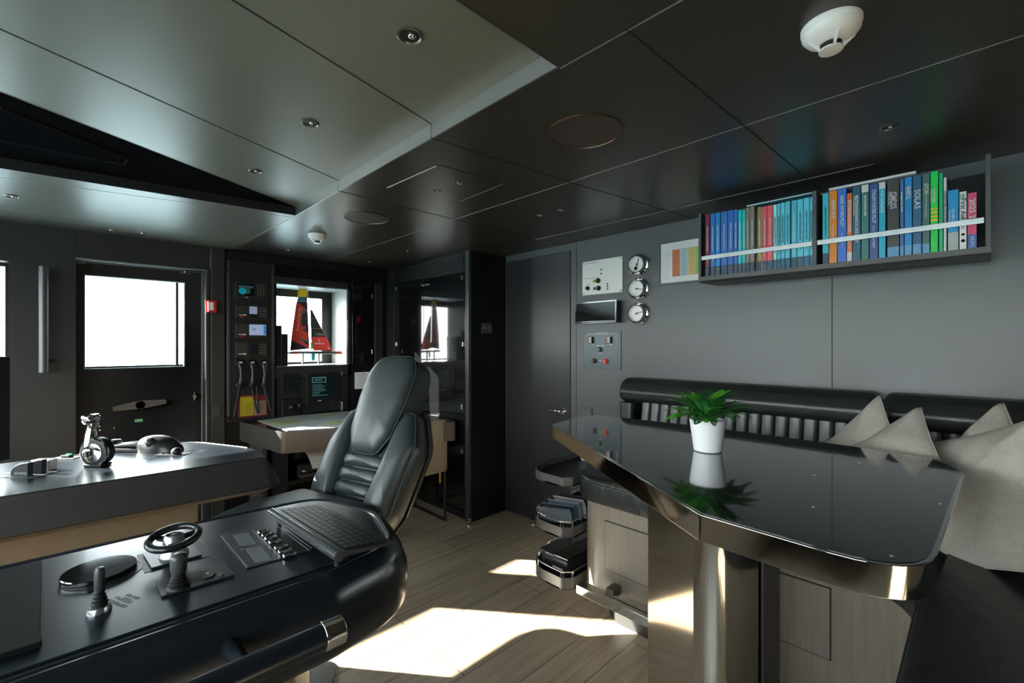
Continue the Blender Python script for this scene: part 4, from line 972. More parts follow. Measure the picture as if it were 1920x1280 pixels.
build('back_board', MB().box((2.56, -.60, .60), (XR-.001, 1.455, 1.15)), BLACK, t)
# end bolsters beside the ribs
for y, w_ in ((1.525, .048), (.345, .035), (.255, .035)):
    mb = MB(); pr = roundpoly([(2.455, y-w_), (2.60, y-w_), (2.60, y+w_), (2.455, y+w_)], .03, 4); rings = [[Vector((x, yy_, z)) for x, yy_ in pr] for z in (.75, .85, 1.0, 1.04)]
    mb.loft(rings); build('end_bolster', mb, LEATHERS, t, smooth=50)
# ---------------- curved side shelves at the end of the sofa
t = thing('tiered_shelf_unit', 'three-tier rounded steel tray shelf at the door end of the sofa', 'shelf', (2.1, 1.62, .1))
tray = roundpoly([(2.545, 1.462), (1.86, 1.462), (1.815, 1.50), (1.815, 1.72), (2.05, 1.80), (2.545, 1.80)], [0, .02, .03, .17, .14, 0], 8)
BRD = mat('brushed_tray_edge', (.17, .17, .17), .38, metal=.6)
trays = []
for z, d, rail in ((.665, .048, False), (.40, .055, True), (.135, .06, True)):
    b = build('tray', MB().prism(tray, z, z+.008), BRD, t); trays.append(z)
    mb = MB(); o1 = tray; o2 = offset(tray, -.005); n = len(o1)
    for a_, b_ in ((z+.008, z+d),):
        A = [[Vector((x, y, h)) for x, y in o] for o, h in ((o1, z), (o1, z+d), (o2, z+d), (o2, z+.007))]
        mb.loft(A, True, (False, False))
    build('tray_edge', mb, BRD, b, smooth=50)
    build('tray_lining', MB().prism(offset(tray, -.007), z+.0082, z+.012), BLACKP, b)
    if rail:
        pl = [p for p in offset(tray, -.006)]
        build('guard_rail', MB().tube([Vector((x, y, z+d+.03)) for x, y in pl], .004, 8, closed=True), CHROME, b, smooth=True)
        for k in range(2, len(pl)-1, 5): build('rail_post', MB().cyl((pl[k][0], pl[k][1], z+d), (pl[k][0], pl[k][1], z+d+.03), .003, seg=8), CHROME, b)
build('upright', MB().box((2.28, 1.60, 0), (2.34, 1.66, .70)), BRD, t, bevel=.004)
build('upright', MB().box((2.48, 1.62, 0), (2.52, 1.66, .67)), BRD, t, bevel=.004)
# cup on the top tray
cp = U(1097, 862, 'z', .678)
single('cup', MB().lathe([(.022, 0), (.028, .01), (.034, .075), (.031, .075), (.026, .012), (.0, .01)], (cp.x, cp.y, .6775), seg=28), mat('white_ceramic', (.80, .82, .82), .25), 'small white cup on the top tray of the tiered shelf', 'cup', smooth=50)
# magazines leaning on the middle tray
cols = [(.35, .38, .42), (.12, .15, .2), (.30, .36, .42), (.55, .55, .53), (.06, .06, .07)]
for k in range(5):
    c_ = cols[k]; x = 1.93+k*.045
    word = ('spiral-bound grey notebook nearest the rounded end', 'dark blue magazine second in the row', 'grey-blue magazine in the middle of the row', 'white magazine fourth in the row', 'black magazine at the sofa side')[k]
    t2 = thing('magazine' if k else 'notebook', word+' on the middle tray', 'magazine', (x, 1.62, .412), group='magazines on the middle tray')
    M = Matrix.Translation((x, 1.635, .4125)) @ Matrix.Rotation(math.radians(28-3*k), 4, 'Z') @ Matrix.Rotation(math.radians(-38+4*k), 4, 'Y')
    rings = []
    for i in range(8):
        s_ = i/7; bend = .02*math.sin(PI*s_)
        rings.append([M @ Vector((bend, -.09, .004+.13*s_)), M @ Vector((bend, .09, .004+.13*s_)), M @ Vector((bend+.006, .09, .004+.13*s_)), M @ Vector((bend+.006, -.09, .004+.13*s_))])
    build('cover', MB().loft(rings), mat('magazine_%d' % k, c_, .3), t2, smooth=40)
    rings = [[M @ Vector((.0062+.02*math.sin(PI*i/7), -.086, .008+.12*i/7)), M @ Vector((.0062+.02*math.sin(PI*i/7), .086, .008+.12*i/7)), M @ Vector((.011+.02*math.sin(PI*i/7), .086, .008+.12*i/7)), M @ Vector((.011+.02*math.sin(PI*i/7), -.086, .008+.12*i/7))] for i in range(8)]
    build('pages', MB().loft(rings), PAPER, t2, smooth=40)
    if k == 0:
        mb = MB()
        for i in range(14): mb.lathe([(.006, 0), (.006, .003)], M @ Vector((.004, -.08+i*.0125, .136)), M.to_3x3() @ Vector((0, 1, 0)), 10)
        build('spiral', mb, BLACK, t2)
# box on the bottom tray
t2 = thing('storage_box', 'dark box with a glossy lid and pale label on the bottom tray', 'box', (2.0, 1.60, .147))
build('box_body', MB().box((1.885, 1.52, .1475), (2.2, 1.70, .245)), mat('dark_box', (.05, .05, .055), .2, metal=.3), t2, bevel=.003)
build('lid', MB().box((1.875, 1.51, .262), (2.21, 1.71, .268)), GLASSB, t2, bevel=.001)
build('lid_spacer', MB().box((1.9, 1.53, .245), (2.19, 1.69, .262)), STEEL, t2)
build('label_strip', MB().box((1.8835, 1.55, .18), (1.8849, 1.62, .20)), PAPER, t2)
# ---------------- dining/conference table
TT = 1.04
tb = [(.958, .415), (.938, .055), (1.80, .028), (1.96, .10), (1.985, .30), (2.0, .82), (1.93, 1.37), (1.83, 1.39), (1.555, 1.345)]
rr = [.03, .13, .08, .10, .2, .4, .06, .04, .03]
ol = roundpoly(tb, rr, 6)
t = thing('glass_table', 'angular black glass table with a polished steel edge in front of the sofa', 'table', (1.45, .6, 0))
build('steel_edge', MB().prism(ol, TT-.058, TT-.001), STEEL, t, smooth=25, bevel=.0015)
build('glass_top', MB().prism(offset(ol, -.008), TT-.0012, TT), TABLEG, t, bevel=.0004)
mb = MB()
for px, py in ((1735, 860), (1527, 891), (1525, 950), (1763, 944), (1672, 1042), (1611, 867)):
    p = U(px, py, 'z', TT); mb.lathe([(.0035, 0), (.0035, .0006), (.002, .0008), (.002, .0002)], (p.x, p.y, TT), seg=12)
build('marker_ring', mb, BRUSH, t)
P1, P2, P3, P4 = (1.452, .81), (1.271, .568), (1.319, .46), (1.578, .446)
colp = [P1, P2]
# curved nose between P2 and P3
for k in range(1, 8):
    s_ = k/8; x = P2[0]*(1-s_)+P3[0]*s_; y = P2[1]*(1-s_)+P3[1]*s_
    colp.append((x-.018*math.sin(PI*s_), y-.008*math.sin(PI*s_)))
colp += [P3, (1.38, .432), P4, (1.65, .60), (1.62, .76)]
build('column', MB().prism(colp, .012, TT-.059), MIRROR, t, smooth=28)
fp = roundpoly([(1.47, .84), (1.25, .57), (1.30, .43), (1.60, .41), (1.68, .60), (1.64, .80)], .02, 4)
build('floor_plate', MB().prism(fp, 0, .012), STEEL, t)
build('column_panel', MB().prism([(1.3925, .4285), (1.577, .4385), (1.577, .4325), (1.3925, .4225)], .013, TT-.06), mat('column_shade_black', (.02, .019, .018), .45), t)  # dark sheet painting the shade on this side of the steel column
# ---------------- potted fern
pc = Vector((1.544, .641, TT))
t = thing('potted_fern', 'green artificial fern in a white tapered pot on the glass table', 'plant', pc)
build('pot', MB().lathe([(.040, 0), (.044, .003), (.0575, .104), (.0575, .107), (.0545, .107), (.0535, .10), (.052, .09)], pc+Vector((0, 0, .0005)), seg=48), mat('white_pot', (.80, .82, .84), .35), t, smooth=40)
build('filling', MB().lathe([(.050, .085), (.050, .090), (.02, .096)], pc, seg=24), mat('pale_filling', (.42, .42, .40), .8, noise=.4, nscale=120, bump=.6), t)
rn = random.Random(11)
FG = [mat('fern_green_light', (.07, .32, .02), .5, noise=.3, nscale=40), mat('fern_green_dark', (.018, .12, .025), .5, noise=.3, nscale=40)]
rv = Vector((_r[0], _r[1], 0)); fv = Vector((_f[0], _f[1], 0))
specs = []
for k in range(46):
    az = 2*PI*k/23+rn.uniform(-.12, .12); specs.append((az, rn.uniform(.11, .17), rn.uniform(.5, 1.45), rn.random()))
specs += [(PI*1.0, .165, .95, .9), (-.05, .175, .62, .95), (.10, .16, .5, .9), (PI*.9, .15, .95, .2), (-.25, .16, .8, .9)]
for az, Lf, lift, dk in specs:
    hd = rv*math.cos(az)+fv*math.sin(az); mb = MB(); path = []; N = 14
    for i in range(N+1):
        s_ = i/N; e_ = lift*(1-.75*s_*s_); path.append(None)
        if i == 0: cur = pc+Vector((0, 0, .092))+hd*rn.uniform(.004, .02)
        else: cur = cur+(hd*math.cos(lift+.35-1.35*s_)+Vector((0, 0, math.sin(lift+.35-1.35*s_))))*(Lf/N)
        path[i] = cur.copy()
    mb.tube(path, [.0014*(1-.7*i/N) for i in range(N+1)], 5)
    sd = hd.cross(Vector((0, 0, 1))).normalized()
    for i in range(3, N+1):
        for half in (0, .5):
            if i == N and half: continue
            s_ = (i+half)/N; c = path[i] if not half else (path[i]+path[i+1])/2
            tg = (path[min(i+1, N)]-path[i-1]).normalized(); ll = .036*math.sin(PI*min(.97, .15+.8*s_))**.8*(1.05-.35*s_); wd = .0036
            for sg in (1, -1):
                d = (sd*sg*.85+tg*.62+Vector((0, 0, rn.uniform(-.05, .25)))).normalized(); nrm = d.cross(tg).normalized(); wv = d.cross(nrm)*wd
                a = c; e1 = c+d*ll*.45; e2 = c+d*ll
                dr_ = Vector((0, 0, -ll*.08))
                vs = [mb.bm.verts.new(p) for p in (a, e1-wv+dr_*.3, e2+dr_, e1+wv+dr_*.3)]
                mb.bm.faces.new([vs[0], vs[1], vs[2]]); mb.bm.faces.new([vs[0], vs[2], vs[3]])
    me_ = build('frond', mb, FG[1] if dk > .55 else FG[0], t)
# ---------------- pillows
def pillow(label, c, right, up, size, th, pinch=.10, seed=0, m=LINEN):
    R_ = Vector(right).normalized(); Uu = Vector(up); Uu = (Uu-R_*Uu.dot(R_)).normalized(); Nn = R_.cross(Uu)
    t = thing('pillow', label, 'pillow', c, group='linen pillows on the sofa')
    ol_ = []; n_ = 20; h = size/2
    for s_ in range(4):
        for k in range(n_):
            u_ = -1+2*k/n_; b_ = 1-pinch*(1-u_*u_)
            x, y = [(u_, -b_), (b_, u_), (-u_, b_), (-b_, -u_)][s_]
            ol_.append((x*h, y*h))
    mb = MB(); mb.pad(ol_, th, th, basis(c, R_, Uu, Nn), 1.75, 14, .008, seed)
    o = build('pillow_cover', mb, m, t, smooth=True)
    build('seam', MB().tube([basis(c, R_, Uu, Nn) @ Vector((x*1.004, y*1.004, 0)) for x, y in ol_], .0022, 6, closed=True), m, t, smooth=True)
    return t
def diag(apex, az, lean, roll, size, th, label, seed, pinch=.05, corner=1):
    # az: direction the pillow faces (deg from +X), leaning back, rolled about the facing axis; apex = its upper right corner
    a = math.radians(az); n = Vector((math.cos(a), math.sin(a), 0)); side = Vector((0, 0, 1)).cross(n)
    upv = (Vector((0, 0, 1))*math.cos(math.radians(lean))-n*math.sin(math.radians(lean)))
    r_ = math.radians(roll); R_ = side*math.cos(r_)+upv*math.sin(r_); Uu = -side*math.sin(r_)+upv*math.cos(r_)
    c = Vector(apex)-(R_*corner+Uu)*size/2
    return pillow(label, c, R_, Uu, size, th, pinch, seed)
diag(U(1650, 742, 'x', 2.385), 128.7, 22, 51, .40, .055, 'grey-beige linen pillow standing on its corner, leftmost of the four', 1)
diag(U(1727, 764, 'x', 2.24), 131, 33, 50.5, .355, .060, 'grey-beige linen pillow, second from the left behind the table corner', 2)
diag(U(1882, 756, 'x', 2.314), 114.8, 26.9, 61.8, .345, .060, 'grey-beige linen pillow behind the largest one at the right', 3)
diag(U(1990, 768, 'x', 2.0), 124.4, 19.7, 25, .46, .085, 'largest linen pillow, nearest the right edge on the black seat', 4, .07)
# ---------------- helm consoles
CZ = .88
def console(name, label, top, rings_spec, ped, pedz, cat='console'):
    # top: open outline polygon closed at the far left; rings_spec: (offset, z)
    t = thing(name, label, cat, (0, sum(p[1] for p in top)/len(top), 0))
    mb = MB(); R = []
    slim = rings_spec.get('slim')
    def kz(y, z): return z if not slim else CZ-(CZ-z)*(1-(1-.28)*max(0, min(1, (y-slim[0])/(slim[1]-slim[0]))))
    for d, z in rings_spec['side']: R.append([Vector((x, y, kz(y, z))) for x, y in offset(top, d)])
    mb.loft(R, True, (False, False)); build('side_shell', mb, rings_spec['mside'], t, smooth=40)
    build('top_panel', MB().prism(offset(top, rings_spec.get('tin', -.004)), CZ-.012, CZ), SATIN, t, smooth=30, bevel=.002)
    mb = MB(); R = [[Vector((x, y, kz(y, z))) for x, y in offset(top, d)] for d, z in rings_spec['under']]
    mb.loft(R, True, (False, True)); build('underside', mb, CONSU, t, smooth=40)
    build('pedestal', MB().prism(ped, 0, pedz), CONSU, t, smooth=30)
    return t
XW2 = XW+.06
far_top = roundpoly([(XW2, 2.375), (.655, 2.30), (.66, 2.55), (.46, 2.985), (XW2, 2.97)], [0, .012, .25, .25, 0], 8)
fc = console('helm_console', 'far helm console with throttle, trackball and long overhanging top in front of the windowed door', far_top,
    dict(side=[(-.006, CZ-.002), (.0, CZ-.006), (.004, CZ-.014), (.035, CZ-.075), (.058, CZ-.125), (.056, CZ-.130)], mside=CONSS, slim=(2.35, 2.95),
         under=[(.056, CZ-.130), (-.02, CZ-.165), (-.06, CZ-.18)]),
    roundpoly([(XW2, 2.46), (.44, 2.44), (.36, 2.54), (.0, 2.78), (XW2, 2.78)], [0, .03, .06, .08, 0], 5), CZ-.16)
build('edge_strip', MB().tube([Vector((x, y, CZ+.001)) for x, y in offset(far_top, -.012) if x > XW2+.05 and y > 2.55 and x > .2], .0022, 6), BRUSH, fc)
# service panel outline on pedestal face
mb = MB(); pts = roundpoly([(-1.0, .12), (.10, .12), (.10, .60), (-1.0, .60)], .05, 5)
mb.tube([Vector((x, 2.459-(x+1.81)*.0098-.001, z)) for x, z in pts], .002, 6, closed=True); build('panel_outline', mb, SEAM, fc)
near_top = roundpoly([(XW2, 1.065), (.42, 1.062), (.60, 1.10), (.665, 1.32), (.60, 1.56), (.3, 1.585), (XW2, 1.585)], [0, .12, .12, .18, .10, .1, 0], 8)
nc = console('helm_console', 'near helm console with small steering wheel, joysticks and keyboard on its glossy black top', near_top,
    dict(side=[(-.006, CZ-.004), (.004, CZ-.004), (.010, CZ-.010), (.014, CZ-.004), (.022, CZ-.002), (.036, CZ-.010), (.056, CZ-.035), (.070, CZ-.075), (.074, CZ-.12), (.066, CZ-.165), (.05, CZ-.185), (.03, CZ-.19)], mside=SATIN, tin=-.008,
         under=[(.03, CZ-.19), (-.05, CZ-.225), (-.10, CZ-.24)]),
    roundpoly([(XW2, 1.20), (.40, 1.20), (.50, 1.33), (.40, 1.47), (XW2, 1.47)], [0, .06, .06, .06, 0], 5), CZ-.235)
# hand rail on the near console
rl = [(-1.2, .895, .83), (.35, .895, .83)]
hr = build('hand_rail', MB().tube([Vector((-1.2, .885, .83)), Vector((-.4, .885, .83)), Vector((.36, .893, .83))], .025, 18), SATIN, nc, smooth=50)
build('rail_cuff', MB().cyl((.352, .893, .83), (.392, .894, .83), .0275, seg=28), CHROME, hr, smooth=40, bevel=.002)
build('rail_bracket', MB().tube([Vector((.22, .90, .83)), Vector((.22, .955, .825)), Vector((.22, 1.02, .82))], .016, 12), SATIN, hr, smooth=50)
# shapes traced on the console top (real positions on the z=.88 plane)
Tp = lambda px, py, dz=0: U(px, py, 'z', CZ+dz)
def topprism(name, pts, h, m, par, z0=0.0, **k):
    return build(name, MB().prism([tuple(Tp(*p)[:2]) for p in pts], CZ+z0, CZ+z0+h), m, par, **k)
def frame_at(px, py, dz=0):
    return Tp(px, py, dz)
zn = lambda x, y: (x/3.764, 940+y/3.764)      # near console crop
# speaker and button panel
zk = lambda x, y: (380+x/3.369, 900+y/3.369)
pn = topprism('intercom_panel', [zk(115, 355), zk(435, 235), zk(690, 445), zk(280, 560)], .002, mat('intercom_black', (.022, .024, .026), .32), nc, .0003)
def strip(mb, a, b, w_, z):
    a = Tp(*a); b = Tp(*b); d = (b-a); d.z = 0; d.normalize(); s_ = Vector((-d.y, d.x, 0))*w_
    mb.prism([(a+s_)[:2], (a-s_)[:2], (b-s_)[:2], (b+s_)[:2]], z, z+.0007)
mb = MB()
for (ax, ay), (bx, by), (cx, cy) in (((195, 352), (285, 338), (48, 72)), ((272, 440), (362, 422), (66, 88))):
    for k in range(9):
        f = k/8; p = (ax+(bx-ax)*f, ay+(by-ay)*f); q_ = (p[0]+cx, p[1]+cy); strip(mb, zk(*p), zk(*q_), .0011, CZ+.0024)
build('speaker_slots', mb, mat('slot_grey', (.16, .18, .19), .4), pn)
mb = MB(); strip(mb, zk(118, 357), zk(282, 556), .0008, CZ+.0024); strip(mb, zk(315, 320), zk(490, 488), .0006, CZ+.0024); strip(mb, zk(450, 278), zk(672, 448), .0008, CZ+.0024); strip(mb, zk(466, 272), zk(690, 436), .0006, CZ+.0024)
build('panel_line', mb, mat('line_grey', (.22, .24, .25), .4), pn)
for x, y in ((388, 312), (412, 330), (432, 350), (458, 373), (495, 408), (520, 432), (550, 458)):
    c = Tp(*zk(x, y), .012); M = basis((c.x, c.y, CZ+.0023), Vector((.9, -.35, 0)).normalized(), Vector((.35, .9, 0)).normalized(), (0, 0, 1))
    mb = MB(); mb.prism(roundpoly([(-.016, -.007), (.016, -.007), (.016, .007), (-.016, .007)], .0068, 5), 0, .008, M)
    build('push_button', mb, CHROME, pn, bevel=.003, seg=3)
c = Tp(*zk(228, 440)); text('F1  F2', .012, mat('line_grey', (.22, .24, .25), .4), pn, basis((c.x, c.y, CZ+.0026), Vector((.45, -.9, 0)).normalized(), Vector((.9, .45, 0)).normalized(), (0, 0, 1)))
# keyboard
KC = [Tp(512, 962, .035), Tp(632, 1040, .035), Tp(724, 1013, .012), Tp(640, 938, .012)]
kx = (KC[1]-KC[0]); kx.normalize()
ky = (KC[3]-KC[0]); ky = (ky-kx*ky.dot(kx)).normalized(); kn = kx.cross(ky)
if kn.z < 0: kn = -kn
KL = (KC[1]-KC[0]).length; KW = .145
print('keyboard', KL, KC)
t = thing('keyboard', 'slim black computer keyboard tilted on the right end of the near console', 'keyboard', (KC[0]+KC[2])/2)
KM = basis(KC[0], kx, ky, kn)
# local x along the long side, y towards the far thin edge, z up
mb = MB(); pr = [(0, -.012), (-.006, -.004), (-.004, .006), (.006, .010), (.022, .0065), (KW, .002), (KW, -.004), (.02, -.004)]
rings = [[KM @ Vector((x, y, z)) for y, z in pr] for x in (-.01, KL+.01)]
mb.loft(rings); build('body', mb, mat('keyboard_body', (.035, .038, .041), .3), t, smooth=35)
build('front_bar', MB().cyl(KM @ Vector((-.0125, .0, .0)), KM @ Vector((KL+.0125, .0, .0)), .0125, seg=20), mat('keyboard_bar', (.035, .038, .042), .2, coat=.4), t, smooth=40)
kmesh = None; nk = 0
rows_ = [(.028, 15), (.047, 15), (.066, 14), (.085, 14), (.104, 13), (.123, 16)]
for yk, n_ in rows_:
    wk = (KL-.004)/n_
    for i in range(n_):
        if n_ == 15 and yk < .03 and 4 <= i <= 8:
            if i != 4: continue
            ww = wk*5
        else: ww = wk
        mb = MB(); x0_ = .002+i*wk
        zb_ = .0065-.0045*(yk-.022)/(KW-.022)
        mb.box((x0_+.0008, yk-.0082, zb_), (x0_+ww-.0012, yk+.0078, zb_+.0035), KM)
        build('key', mb, mat('key_black', (.010, .011, .012), .35), t); nk += 1
for xx in (.02, KL-.02):
    build('foot', MB().cyl(KM @ Vector((xx, .01, -.008)), Vector(((KM @ Vector((xx, .01, 0))).x, (KM @ Vector((xx, .01, 0))).y, CZ+.0005)), .006, seg=10), RUBBER, t)
# steering wheel on a sunk plate
pl = topprism('sunk_plate', [zn(965, 380), zn(1400, 270), zn(1485, 385), zn(1020, 505)], .0006, BLACKP, nc, .0002)
topprism('wheel_panel', [zn(1010, 382), zn(1345, 290), zn(1425, 385), zn(1070, 480)], .004, mat('wheel_panel_grey', (.04, .045, .05), .3, metal=.3), nc, .0006)
c = Tp(*zn(1228, 385)); wc = Vector((c.x, c.y, CZ+.0045))
t = thing('steering_wheel', 'small black steering wheel on a silver hub standing on the near console', 'steering wheel', wc)
HW = U(*zn(1222, 255), 'y', c.y).z-CZ-.004
print('wheel h', HW)
build('hub_base', MB().lathe([(.030, 0), (.030, .004), (.024, .012), (.021, .045), (.017, .05), (.013, HW-.015), (.0, HW-.014)], wc, seg=32), mat('silver_hub', (.50, .52, .54), .3, metal=.8), t, smooth=40)
axis = Vector((-.10, -.16, 1)).normalized(); wq = wc+Vector((0, 0, HW)); q_ = Vector((0, 0, 1)).rotation_difference(axis)
Rw = .050
build('rim', MB().tube([wq+q_ @ Vector((Rw*math.cos(a), Rw*math.sin(a), 0)) for a in [2*PI*k/48 for k in range(48)]], .0085, 14, closed=True), mat('wheel_black', (.012, .013, .014), .25), t, smooth=True)
mb = MB(); mb.lathe([(.015, -.012), (.019, -.004), (.019, .003), (.016, .005), (.014, .004), (.012, .005)], wq, axis, 32); build('hub', mb, BLACK, t, smooth=40)
for a in (10, 130, 250):
    a = math.radians(a); d = Vector((math.cos(a), math.sin(a), 0)); s_ = Vector((-d.y, d.x, 0)); M = Matrix.Translation(wq) @ q_.to_matrix().to_4x4()
    mb = MB(); mb.prism([tuple((d*.014+s_*.008)[:2]), tuple((d*.014-s_*.008)[:2]), tuple((d*.046-s_*.005)[:2]), tuple((d*.046+s_*.005)[:2])], -.012, -.003, M); build('spoke', mb, BLACK, t, bevel=.002)
# round black display bowl
e0, e1 = Tp(*zn(430, 590)), Tp(*zn(1005, 440)); ec = (e0+e1)/2
t = thing('round_display', 'flat round black glass display set in a shallow dish on the near console', 'display', (ec.x, ec.y, CZ))
re = (e1-e0).length/2; print('bowl r', re, ec)
build('dish', MB().lathe([(re*1.04, .0003), (re*1.04, .001), (re*1.0, .0015), (re*.98, .0012)], (ec.x, ec.y, CZ), seg=56), BLACK, t, smooth=30)
build('glass_disc', MB().lathe([(re*.96, .0015), (re*.96, .010), (re*.94, .012), (0, .012)], (ec.x-.006, ec.y+.01, CZ), seg=56), GLASSB, t, smooth=30)
# joysticks
c = Tp(*zn(700, 775)); jc = Vector((c.x, c.y, CZ)); s_ = .62
t = thing('joystick', 'slim joystick with a ribbed boot and silver collar, left of the steering wheel', 'joystick', jc)
H1 = U(*zn(700, 465), 'y', c.y).z-CZ; print('joy1', H1)
build('collar', MB().lathe([(.019, 0), (.019, .003), (.0165, .010), (.012, .012)], jc+Vector((0, 0, .0004)), seg=28), mat('silver_collar', (.55, .57, .6), .25, metal=.9), t, smooth=40)
pr = [(.014, .010)]
for k in range(4): pr += [(.0125-k*.0016, .014+k*.007), (.0145-k*.0018, .0175+k*.007)]
pr += [(.006, .044)]
build('boot', MB().lathe(pr, jc, seg=24), RUBBER, t, smooth=60)
build('stick', MB().lathe([(.0075, .040), (.0085, .046), (.0085, H1-.008), (.006, H1-.001), (0, H1)], jc+Vector((.0, 0, 0)), Vector((.01, .02, 1)), 20), mat('joystick_grey', (.05, .052, .056), .35), t, smooth=40)
c = Tp(*zn(1260, 620)); jc = Vector((c.x, c.y, CZ+.0045)); H2 = U(*zn(1265, 380), 'y', c.y).z-CZ
topp = topprism('thruster_panel', [zn(1100, 572), zn(1585, 438), zn(1655, 525), zn(1140, 683)], .004, mat('thruster_panel_grey', (.030, .033, .036), .3), nc, .0004, bevel=.001)
mb = MB(); hp = [tuple(Tp(*zn(*p))[:2]) for p in ((1405, 510), (1490, 497), (1520, 525), (1500, 548), (1438, 565))]; mb.prism(hp, CZ+.0045, CZ+.007)
hb = build('hex_button', mb, BLACK, topp, bevel=.001)
mb = MB(); hp2 = [tuple(Tp(*zn(*p))[:2]) for p in ((1545, 522), (1572, 518), (1576, 530), (1560, 545), (1540, 540))]; mb.prism(hp2, CZ+.0045, CZ+.0065); build('small_button', mb, DGREY, topp, bevel=.0006)
p = Tp(*zn(1468, 528)); text('+', .018, WHITE, hb, basis((p.x, p.y, CZ+.0072), (.9, -.4, 0), (.4, .9, 0), (0, 0, 1)))
t = thing('joystick', 'thick-headed thruster joystick on a ribbed boot in front of the steering wheel', 'joystick', jc)
pr = [(.021, 0), (.021, .003)]
for k in range(3): pr += [(.0165-k*.0025, .006+k*.007), (.019-k*.0025, .0095+k*.007)]
pr += [(.008, .03)]
build('boot', MB().lathe(pr, jc, seg=4 if False else 24), RUBBER, t, smooth=60)
build('grip', MB().lathe([(.008, .026), (.0125, .030), (.0145, .036), (.0155, H2-.012), (.0145, H2-.004), (.010, H2), (0, H2+.001)], jc, seg=28), mat('grip_grey', (.06, .063, .067), .35), t, smooth=50)
# engraved text
ENG = mat('engraved_grey', (.10, .125, .145), .35)
c = Tp(*zn(845, 705)); text('PORTSIDE\nSTARBOARD', .012, ENG, nc, basis((c.x, c.y, CZ+.0002), Vector((.38, -.92, 0)).normalized(), Vector((.92, .38, 0)).normalized(), (0, 0, 1)))
c = Tp(*zn(915, 680)); text('REMOTE\nSTEER', .011, ENG, nc, basis((c.x, c.y, CZ+.0002), Vector((.38, -.92, 0)).normalized(), Vector((.92, .38, 0)).normalized(), (0, 0, 1)))
# black box at the left frame edge on the near console
a0 = Tp(75, 1082); a1 = Tp(75, 1175)
t = thing('screen_pod', 'black box-shaped screen pod at the left edge of the near console top', 'display', (-.2, 1.25, CZ))
build('housing', MB().prism([(a0.x, 1.54), (-.12, 1.54), (-.50, 1.54), (-.50, 1.12), (a1.x+.005, 1.12), (a0.x+.01, 1.16)], CZ+.0005, CZ+.012), mat('matt_black_pod', (.006, .006, .006), .7, spec=.2), t, bevel=.002)
build('bezel', MB().box((-.30, 1.36, CZ+.0125), (-.13, 1.42, CZ+.016)), mat('pale_bezel', (.40, .40, .36), .4), t)
# ---------------- far console instruments
zf = lambda x, y: (x/3.4286, 760+y/3.4286)
c = Tp(*zf(628, 388)); tc_ = Vector((c.x, c.y, CZ))
t = thing('throttle_lever', 'polished throttle lever with a round chrome-ringed hub on the far console', 'throttle', tc_)
sx_ = 1.0
d_ = (c-Vector((0, 0, c.z))).length
k_ = c.dot(Vector((_f[0], _f[1], 0)))/FPX      # metres per pixel at the throttle
hubc = tc_+Vector((0, 0, 27*k_)); vr = rv; vf = -fv
build('base', MB().box((-.038, -.028, 0), (.038, .028, .012), basis(tc_+Vector((0, 0, .0005)), vr, -vf, (0, 0, 1))), BLACK, t, bevel=.004)
build('hub', MB().lathe([(.045, -.03), (.058, -.02), (.060, .012), (.056, .022), (.050, .024)], hubc-Vector((0, 0, 0)), vf, 40), BLACK, t, smooth=40)
build('hub_ring', MB().lathe([(.058, .010), (.061, .012), (.060, .020), (.056, .023), (.053, .021)], hubc, vf, 40), CHROME, t, smooth=40)
build('hub_cap', MB().lathe([(.040, .022), (.040, .028), (.034, .030), (0, .030)], hubc, vf, 36), STEEL, t, smooth=40)
arm = [hubc+vr*(-.02)+Vector((0, 0, .03)), hubc+vr*(-.028)+Vector((0, 0, .07)), hubc+vr*(-.018)+Vector((0, 0, 56*k_))]
build('arm', MB().tube(arm, [.034, .022, .019], 16), STEEL, t, smooth=50)
hd = hubc+vr*(-.030)+Vector((0, 0, 62*k_))
build('grip', MB().lathe([(.0, -.022), (.026, -.02), (.032, -.008), (.033, .006), (.028, .016), (.0, .019)], hd, Vector((-.1, 0, 1)), 28).cyl(hd-vr*.02, hd+vr*.03, .013), CHROME, t, smooth=50)
build('side_knob', MB().lathe([(.0, 0), (.026, .003), (.030, .014), (.022, .022), (0, .024)], hubc+vr*.035-vf*.04+Vector((0, 0, .02)), (0, 0, 1), 28), CHROME, t, smooth=50)
# handset lying on the console
c = Tp(*zf(790, 295)); M = basis((c.x, c.y, CZ+.016), rv, fv, (0, 0, 1))
t = thing('handset', 'black slim handset lying on the far console beside the throttle', 'handset', (c.x, c.y, CZ))
build('body', MB().tube([M @ Vector(p) for p in ((-.11, 0, .0), (-.08, 0, .004), (0, 0, .014), (.06, 0, .018), (.10, 0, .012), (.125, 0, .004))], [.006, .011, .014, .017, .016, .008], 12), BLACK, t, smooth=True)
build('rest', MB().box((-.07, -.02, -.0155), (.09, .02, .002), M), BLACK, t, bevel=.004)
# trackball
c = Tp(*zf(1030, 290)); M = basis((c.x, c.y, CZ+.0005), rv, fv, (0, 0, 1))
t = thing('trackball', 'domed black trackball with a glossy ball on the far console', 'trackball', (c.x, c.y, CZ))
mb = MB(); rings = []
for k in range(8):
    a = k/7*PI/2; q2 = math.cos(a)**.8
    rings.append([M @ Vector((.105*q2*math.cos(b)*(1 if math.cos(b) < 0 else 1.05)-.02*math.sin(a), .06*q2*math.sin(b), .075*math.sin(a)**.9)) for b in [2*PI*j/28 for j in range(28)]])
mb.loft(rings); build('housing', mb, mat('trackball_black', (.015, .016, .017), .3), t, smooth=60)
build('ball', MB().sphere(M @ Vector((-.015, -.042, .048)), .024), mat('ball_glossy', (.05, .052, .055), .1, coat=.5), t, smooth=True)
c = Tp(*zf(1135, 315)); M = basis((c.x, c.y, CZ+.0005), rv, fv, (0, 0, 1))
